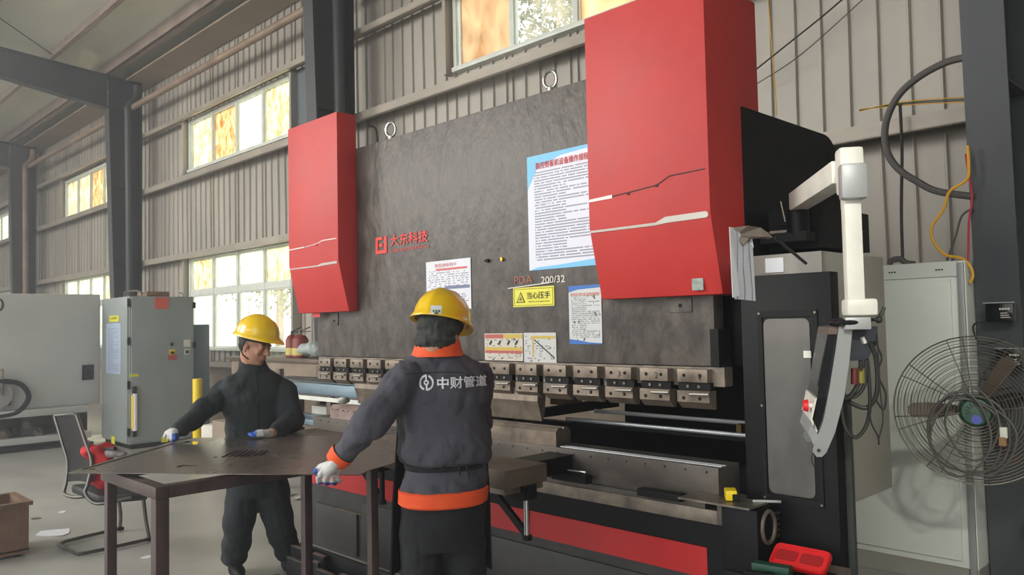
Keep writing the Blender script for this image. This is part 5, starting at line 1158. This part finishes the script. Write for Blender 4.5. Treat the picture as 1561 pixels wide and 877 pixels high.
epatch(260, 536, 265, 540, m_ink, 'switch', .02); epatch(283, 534, 287, 539, m_ink, 'switch', .02); epatch(260, 523, 264, 527, m_ink, 'button', .02); epatch(198, 570, 211, 575, m_signy, 'warning_label'); epatch(246, 666, 256, 675, m_signy, 'warning_label')
a, b = onE(201, 657), onE(208, 600); MB().cyl((ex+.05, (a.y+b.y)/2, a.z), (ex+.05, (a.y+b.y)/2, b.z), .028, n=12).build('handle_tube', m_printw, ec); MB().cyl((ex+.045, (a.y+b.y)/2-.02, a.z+.02), (ex+.045, (a.y+b.y)/2-.02, b.z-.02), .022, n=12).build('handle_stripe', m_yel2, ec)
for z_ in (a.z-.03, b.z+.04): MB().cyl((ex+.04, (a.y+b.y)/2, z_-.05), (ex+.04, (a.y+b.y)/2, z_+.05), .026, n=10).build('handle_end', m_blackm, ec)
def onF(x_, y_): return onY(x_, y_, ey-.022)
a, b = onF(162, 569), onF(184, 493); MB().bx(a.x, b.x, ey-.024, ey-.02, a.z, b.z).build('instruction_sheet', print_mat('cabinet_print', 34, 30, (170, 186, 208), (120, 110, 130), (.12, .9, .05, .92), .8), ec)
a, b = onF(167, 491), onF(181, 481); wl = MB().bx(a.x, b.x, ey-.025, ey-.02, a.z, b.z).build('warning_label', m_signy, ec); lettering('LASER', m_ink, ec, (a.x+.05, ey-.026, a.z+.03), (1, 0, 0), (0, 0, 1), (b.x-a.x)-.1, (b.z-a.z)*.45, .001, 'label_lettering')
a, b = onF(170, 679), onF(175, 666); MB().bx(a.x, b.x, ey-.025, ey-.02, a.z, b.z).build('warning_label', m_signy, ec)
cu_ = MB(); cu_.bx(-11.3, -10.95, 4.0, 4.3, 1.955, 2.03); cu_.build('roof_unit', m_rust, ec, bevel=.01); MB().tube(smoothpath([(-11.6, 3.95, 1.96), (-11.6, 3.95, 2.04), (-11.3, 4.0, 2.05), (-11.1, 4.0, 2.0)]), .015, 8).build('roof_pipe', m_hose, ec)
for y in (3.9, 4.4): MB().tube([V((ex-.05, y, 1.96))+V((0, math.cos(a)*.03, .02+math.sin(a)*.03)) for a in [2*PI*k/12 for k in range(12)]], .007, 6, closed=True).build('lifting_eye', m_chrome, ec)
lm = thing('enclosed_machine', (-12.4, 2.4, 0), 'large light grey enclosed cutting machine at the left edge', 'machine')
mx = -11.80
MB().bx(mx-1.6, mx, .6, 3.70, .53, 2.02).build('housing', m_mach, lm, bevel=.02)
MB().bx(mx-.2, mx+.12, .6, 3.52, .44, .53).build('bench_top', m_mach, lm, bevel=.008); MB().bx(mx-.2, mx+.12, .6, 3.55, .10, .18).build('bench_rail', m_mach, lm, bevel=.008)
MB().bx(mx-1.4, mx-.22, .7, 3.6, .03, .52).build('bed_block', m_base, lm)
MB().bx(mx-1.5, mx+.05, .6, 3.6, 0, .03).build('floor_skid', m_base, lm)
for k in range(12):
    y = 1.9+k*.13; q = MB(); q.cyl((mx-.1, y, .28+.06*math.sin(k*2.1)), (mx+.03, y, .28+.06*math.sin(k*2.1)), .035+.02*((k*7) % 3)/2, n=12); q.build('valve', m_steel if k % 3 else m_blackm, lm)
for k in range(5): MB().tube(smoothpath([(mx-.02, 1.8+k*.33, .44), (mx+.05, 1.9+k*.33, .30), (mx, 2.0+k*.33, .22), (mx-.05, 2.1+k*.33, .4)]), .013, 6).build('hose', m_cable, lm)
for k in range(4): MB().bx(mx-.15, mx+.02, 1.75+k*.5, 1.9+k*.5, .19, .42).build('manifold', m_base, lm)
def onM(x_, y_): return onX(x_, y_, mx+.004)
a, b = onM(125, 580), onM(143, 556); bp_ = MB().bx(mx, mx+.01, a.y, b.y, a.z, b.z).build('switch_panel', m_scr, lm, bevel=.003); MB().cyl((mx+.01, (a.y+b.y)/2, (a.z+b.z)/2), (mx+.03, (a.y+b.y)/2, (a.z+b.z)/2), .03, n=14).build('knob', m_blackm, bp_)
c = onM(8, 604); rr_ = []
wheel = MB(); wheel.cyl((mx, c.y-.12, c.z+.03), (mx+.08, c.y-.12, c.z+.03), .19, n=28); wheel.build('wheel_hub', m_silver, lm, bevel=.01)
belt = [V((mx+.10, c.y-.35, c.z+.19)), V((mx+.10, c.y-.02, c.z+.19)), V((mx+.10, c.y+.16, c.z+.13)), V((mx+.10, c.y+.24, c.z-.03)), V((mx+.10, c.y+.14, c.z-.19)), V((mx+.10, c.y-.03, c.z-.24)), V((mx+.10, c.y-.35, c.z-.25))]
MB().tube(smoothpath(belt, 6), .032, 8).build('curved_belt', m_blackm, lm)
MB().bx(mx, mx+.07, c.y-.25, c.y+.05, c.z-.12, c.z-.02).build('bracket', m_base, lm); MB().cyl((mx+.1, c.y-.06, c.z+.02), (mx+.1, c.y-.06, c.z+.35), .02, n=8).build('pin', m_steel, lm)
a = onM(1, 475); lettering('0', m_ink, lm, (mx+.002, a.y-.075, a.z), (0, 1, 0), (0, 0, 1), .11, .17, .002, 'printed_digit')
bq = onD(301, 600, 9.6); tag(MB().cyl((bq.x, bq.y, 0), (bq.x, bq.y, .92), .055, n=18).build('bollard', m_yel2, bevel=.006), 'yellow safety post between the grey cabinet and the dark-clothed worker', 'post')
bq = onD(336, 650, 8.8); wb = thing('white_box', (bq.x, bq.y, 0), 'white boxed machine on the floor behind the steel sheet', 'box')
MB().box((bq.x, bq.y, .27), (.30, .26, .40), Matrix.Rotation(.5, 3, 'Z')).build('case', m_white, wb, bevel=.01)
for z in (.12, .24): MB().box((bq.x+.10, bq.y-.11, z+.08), (.2, .01, .012), Matrix.Rotation(.5, 3, 'Z')).build('slot', m_ink, wb)
MB().box((bq.x, bq.y, .04), (.3, .26, .08), Matrix.Rotation(.5, 3, 'Z')).build('base', m_blackm, wb)
tag(MB().bx(-11.25, -10.95, 4.62, 4.85, 0, 1.58).build('blue_grey_cabinet', mat('blue_grey_paint', (98, 112, 120), .5), bevel=.006), 'narrow blue-grey cabinet behind the grey electrical cabinet', 'cabinet')
# bin and paper scraps
bi = onZ(-8, 850, 0); t = thing('scrap_bin', bi, 'rusty brown metal scrap bin at the lower left edge', 'bin')
for (x0, x1, y0, y1) in ((-.30, .13, -.26, -.24), (-.30, .13, .15, .17), (-.30, -.28, -.24, .15), (.11, .13, -.24, .15)): MB().bx(bi.x+x0, bi.x+x1, bi.y+y0, bi.y+y1, .04, .34).build('side', m_rust, t)
MB().bx(bi.x-.30, bi.x+.13, bi.y-.26, bi.y+.17, .02, .05).build('bottom', m_rust, t)
rm = MB(); 
for (x0, x1, y0, y1) in ((-.32, .15, -.28, -.235), (-.32, .15, .145, .19), (-.32, -.275, -.235, .145), (.105, .15, -.235, .145)): rm.bx(bi.x+x0, bi.x+x1, bi.y+y0, bi.y+y1, .34, .365)
rm.build('rim', m_rust, t)
for x in (-.25, .08):
    for y in (-.21, .12): MB().cyl((bi.x+x, bi.y+y, 0), (bi.x+x, bi.y+y, .03), .02, n=8).build('foot', m_blackm, t)
for k in range(6):
    q = MB().box((bi.x-.2+k*.055, bi.y-.05+.03*(k % 2), .3), (.12, .03, .05), Matrix.Rotation(k*.7, 3, 'Z') @ Matrix.Rotation(.4, 3, 'X')); tag(q.build('metal_offcut', m_steel), ['leftmost', 'second', 'third', 'fourth', 'fifth', 'rightmost'][k]+' of the grey metal offcuts in the rusty scrap bin', 'offcut', 'offcuts in the scrap bin')
for k, (x_, y_, s_, lab) in enumerate(((78, 813, .13, 'flat white paper scrap on the floor left of the chair'), (92, 815, .09, 'smaller white paper scrap overlapping the larger one'), (55, 791, .05, 'small dark scrap on the floor at far left'), (96, 781, .04, 'tiny pale scrap on the floor behind the chair'), (225, 850, .04, 'tiny pale scrap on the floor near the table leg'))):
    c = onZ(x_, y_, 0); p = [(c.x+s_*math.cos(a)*random.uniform(.6, 1.1), c.y+s_*math.sin(a)*random.uniform(.6, 1.1)) for a in [2*PI*j/7 for j in range(7)]]
    tag(MB().prism(p, lambda x, y: (x, y, .001+.002*k*(k == 1)), lambda x, y: (x, y, .004+.002*k*(k == 1))).build('paper_scrap', m_card if k == 2 else m_paper, smooth=False), lab, 'scrap', 'scraps on the floor')
# clear film on the floor behind the worker's leg
c = onZ(405, 765, 0); q = MB()
for k in range(16): q.ell((c.x+random.uniform(-.25, .25), c.y+random.uniform(-.3, .3), .012), (.09, .06, .012), Matrix.Rotation(random.uniform(0, 3), 3, 'Z'), 8, 6)
tag(q.build('plastic_film', mat('clear_film', (190, 192, 190), .15, .1), voxel=.014, disp=fold(.02, 14, 6)), 'crumpled clear plastic film on the floor between the legs of the dark-clothed worker', 'film')
# ------------------------------------------------------------------ workbench and racks behind
wbn = thing('workbench', (-9.0, 5.1, 0), 'grey and wood workbench under the low window behind the dark-clothed worker', 'workbench')
MB().bx(-9.5, -7.35, 4.42, 4.86, 1.13, 1.17).build('top', m_card, wbn, bevel=.004)
MB().bx(-9.45, -7.4, 4.46, 4.49, .96, 1.13).build('apron', m_plinth, wbn)
MB().bx(-8.9, -8.55, 4.44, 4.46, .98, 1.11).build('drawer', m_base, wbn)
for x in (-9.4, -8.4, -7.45):
    for y in (4.5, 4.8): MB().bx(x-.03, x+.03, y-.03, y+.03, 0, 1.13).build('leg', m_tube, wbn)
for k, (x_, lab) in enumerate(((445, 'left fire extinguisher on the workbench by the window'), (458, 'right fire extinguisher on the workbench by the window'))):
    b0 = onY(x_, 538, 4.62); b0.z = 1.17; e = thing('fire_extinguisher', b0, lab, 'fire extinguisher', 'fire extinguishers on the workbench'); rr_ = .07+.02*k
    cm = mat('extinguisher_red', (128, 54, 48), .5)
    MB().tube([b0, b0+V((0, 0, .01)), b0+V((0, 0, .20)), b0+V((0, 0, .24)), b0+V((0, 0, .26))], [rr_*.9, rr_, rr_, rr_*.7, .02], 16).build('body', cm, e)
    MB().tube([b0+V((0, 0, .03)), b0+V((0, 0, .11))], rr_+.002, 16).build('label_band', mat('pale_yellow', (206, 190, 110), .5), e)
    MB().cyl(b0+V((0, 0, .25)), b0+V((0, 0, .30)), .018, n=8).build('valve', m_steel, e); MB().bar(b0+V((0, 0, .29)), b0+V((.09, .07, .34)), .02, .008).build('lever', m_blackm, e); MB().bar(b0+V((0, 0, .285)), b0+V((.09, .07, .295)), .02, .008).build('lever', m_blackm, e)
c = onY(477, 534, 4.62); q = MB()
for k in range(7): q.ell((c.x+random.uniform(-.1, .1), 4.62+random.uniform(-.08, .08), 1.24+random.uniform(0, .06)), (.12, .1, .07), None, 10, 8)
tag(q.build('plastic_bag', mat('clear_bag', (168, 176, 174), .55), voxel=.02, iters=1, disp=fold(.03, 12, 8)), 'crumpled translucent plastic bag on the workbench right of the extinguishers', 'bag')
rk = thing('stock_rack', (-6.2, 3.98, 0), 'brown steel stock rack behind the left end of the press', 'rack')
for x in (-6.98, -6.1, -5.3):
    for y in (3.775, 4.20): MB().bx(x-.03, x+.03, y-.022, y+.022, 0, .90 if x > -6.9 else 1.12).build('upright', m_card, rk)
for z in (.36, .62, .90): MB().bx(-7.0, -5.27, 3.797, 4.178, z-.02, z).build('shelf', m_card, rk)
for k, (z, y, m, x1, ht) in enumerate(((.90, 3.80, m_blbar, -5.4, .10), (.90, 3.92, m_blbar, -5.4, .10), (.90, 4.05, m_base, -5.4, .12), (.62, 3.81, m_blbar, -6.1, .05), (.62, 3.93, m_blbar, -5.9, .07), (.36, 3.83, m_base, -5.6, .05), (.36, 3.96, m_blbar, -5.5, .05))):
    lab = ['blue-grey steel bar at the front of the rack top', 'blue-grey steel bar in the middle of the rack top', 'dark steel bar at the back of the rack top', 'blue-grey bar at the front of the middle rack shelf', 'blue-grey bar behind it on the middle rack shelf', 'dark bar on the lowest rack shelf', 'blue-grey bar on the lowest rack shelf'][k]
    tag(MB().bx(-7.4, x1, y, y+.09, z+.001, z+ht).build('steel_bar', m, bevel=.003), lab, 'bar', 'bars on the stock rack')
tag(MB().bx(-7.05, -5.45, 3.738, 3.752, .86, .895).build('white_strip', m_wframe), 'long pale strip along the front of the rack top', 'strip')
for k, x in enumerate((-6.85, -6.5, -5.85)): tag(MB().bx(x, x+.26, 4.03, 4.14, .621, .76+.02*k).build('parts_box', [m_white, m_brown, m_plinth][k], bevel=.004), ['white parts box on the middle rack shelf', 'brown parts box on the middle rack shelf', 'dusty beige parts box on the middle rack shelf'][k], 'box', 'boxes on the stock rack')
c = onY(520, 632, 3.12); cb2 = MB(); cb2.ell((c.x, 3.14, .985), (.06, .04, .022)); cb2.ell((c.x+.03, 3.12, 1.0), (.035, .03, .015)); tag(cb2.build('cloth_wad', m_white, voxel=.008, iters=1, disp=fold(.008, 25, 3)), 'small crumpled white cloth on the rusty lower die', 'cloth')
tag(MB().bx(-8.3, -7.8, 3.7, 4.2, 0, .55).build('wooden_crate', m_plinth, bevel=.006), 'low brown crate on the floor left of the stock rack', 'crate')
# small red tag under the left red cover
c = onY(483, 482, 2.98); MB().bx(c.x-.05, c.x+.05, 2.975, 2.978, 1.575, 1.606).build('hanging_tag', m_inkred, press)

# thin dusty haze that fills the hall
hz = bpy.data.materials.new('dust_haze'); hz.use_nodes = True; n = hz.node_tree; n.nodes.clear(); o = n.nodes.new('ShaderNodeOutputMaterial'); vs_ = n.nodes.new('ShaderNodeVolumeScatter')
vs_.inputs['Color'].default_value = (.93, .96, 1, 1); vs_.inputs['Density'].default_value = .019; vs_.inputs['Anisotropy'].default_value = .6; n.links.new(vs_.outputs[0], o.inputs['Volume'])
hb_ = MB().bx(-38.1, 8.1, -8.95, WY+.13, -.1, 7.6).build('dust_haze', hz, smooth=False); tag(hb_, 'thin dusty haze filling the whole hall', 'haze'); hb_['kind'] = 'stuff'
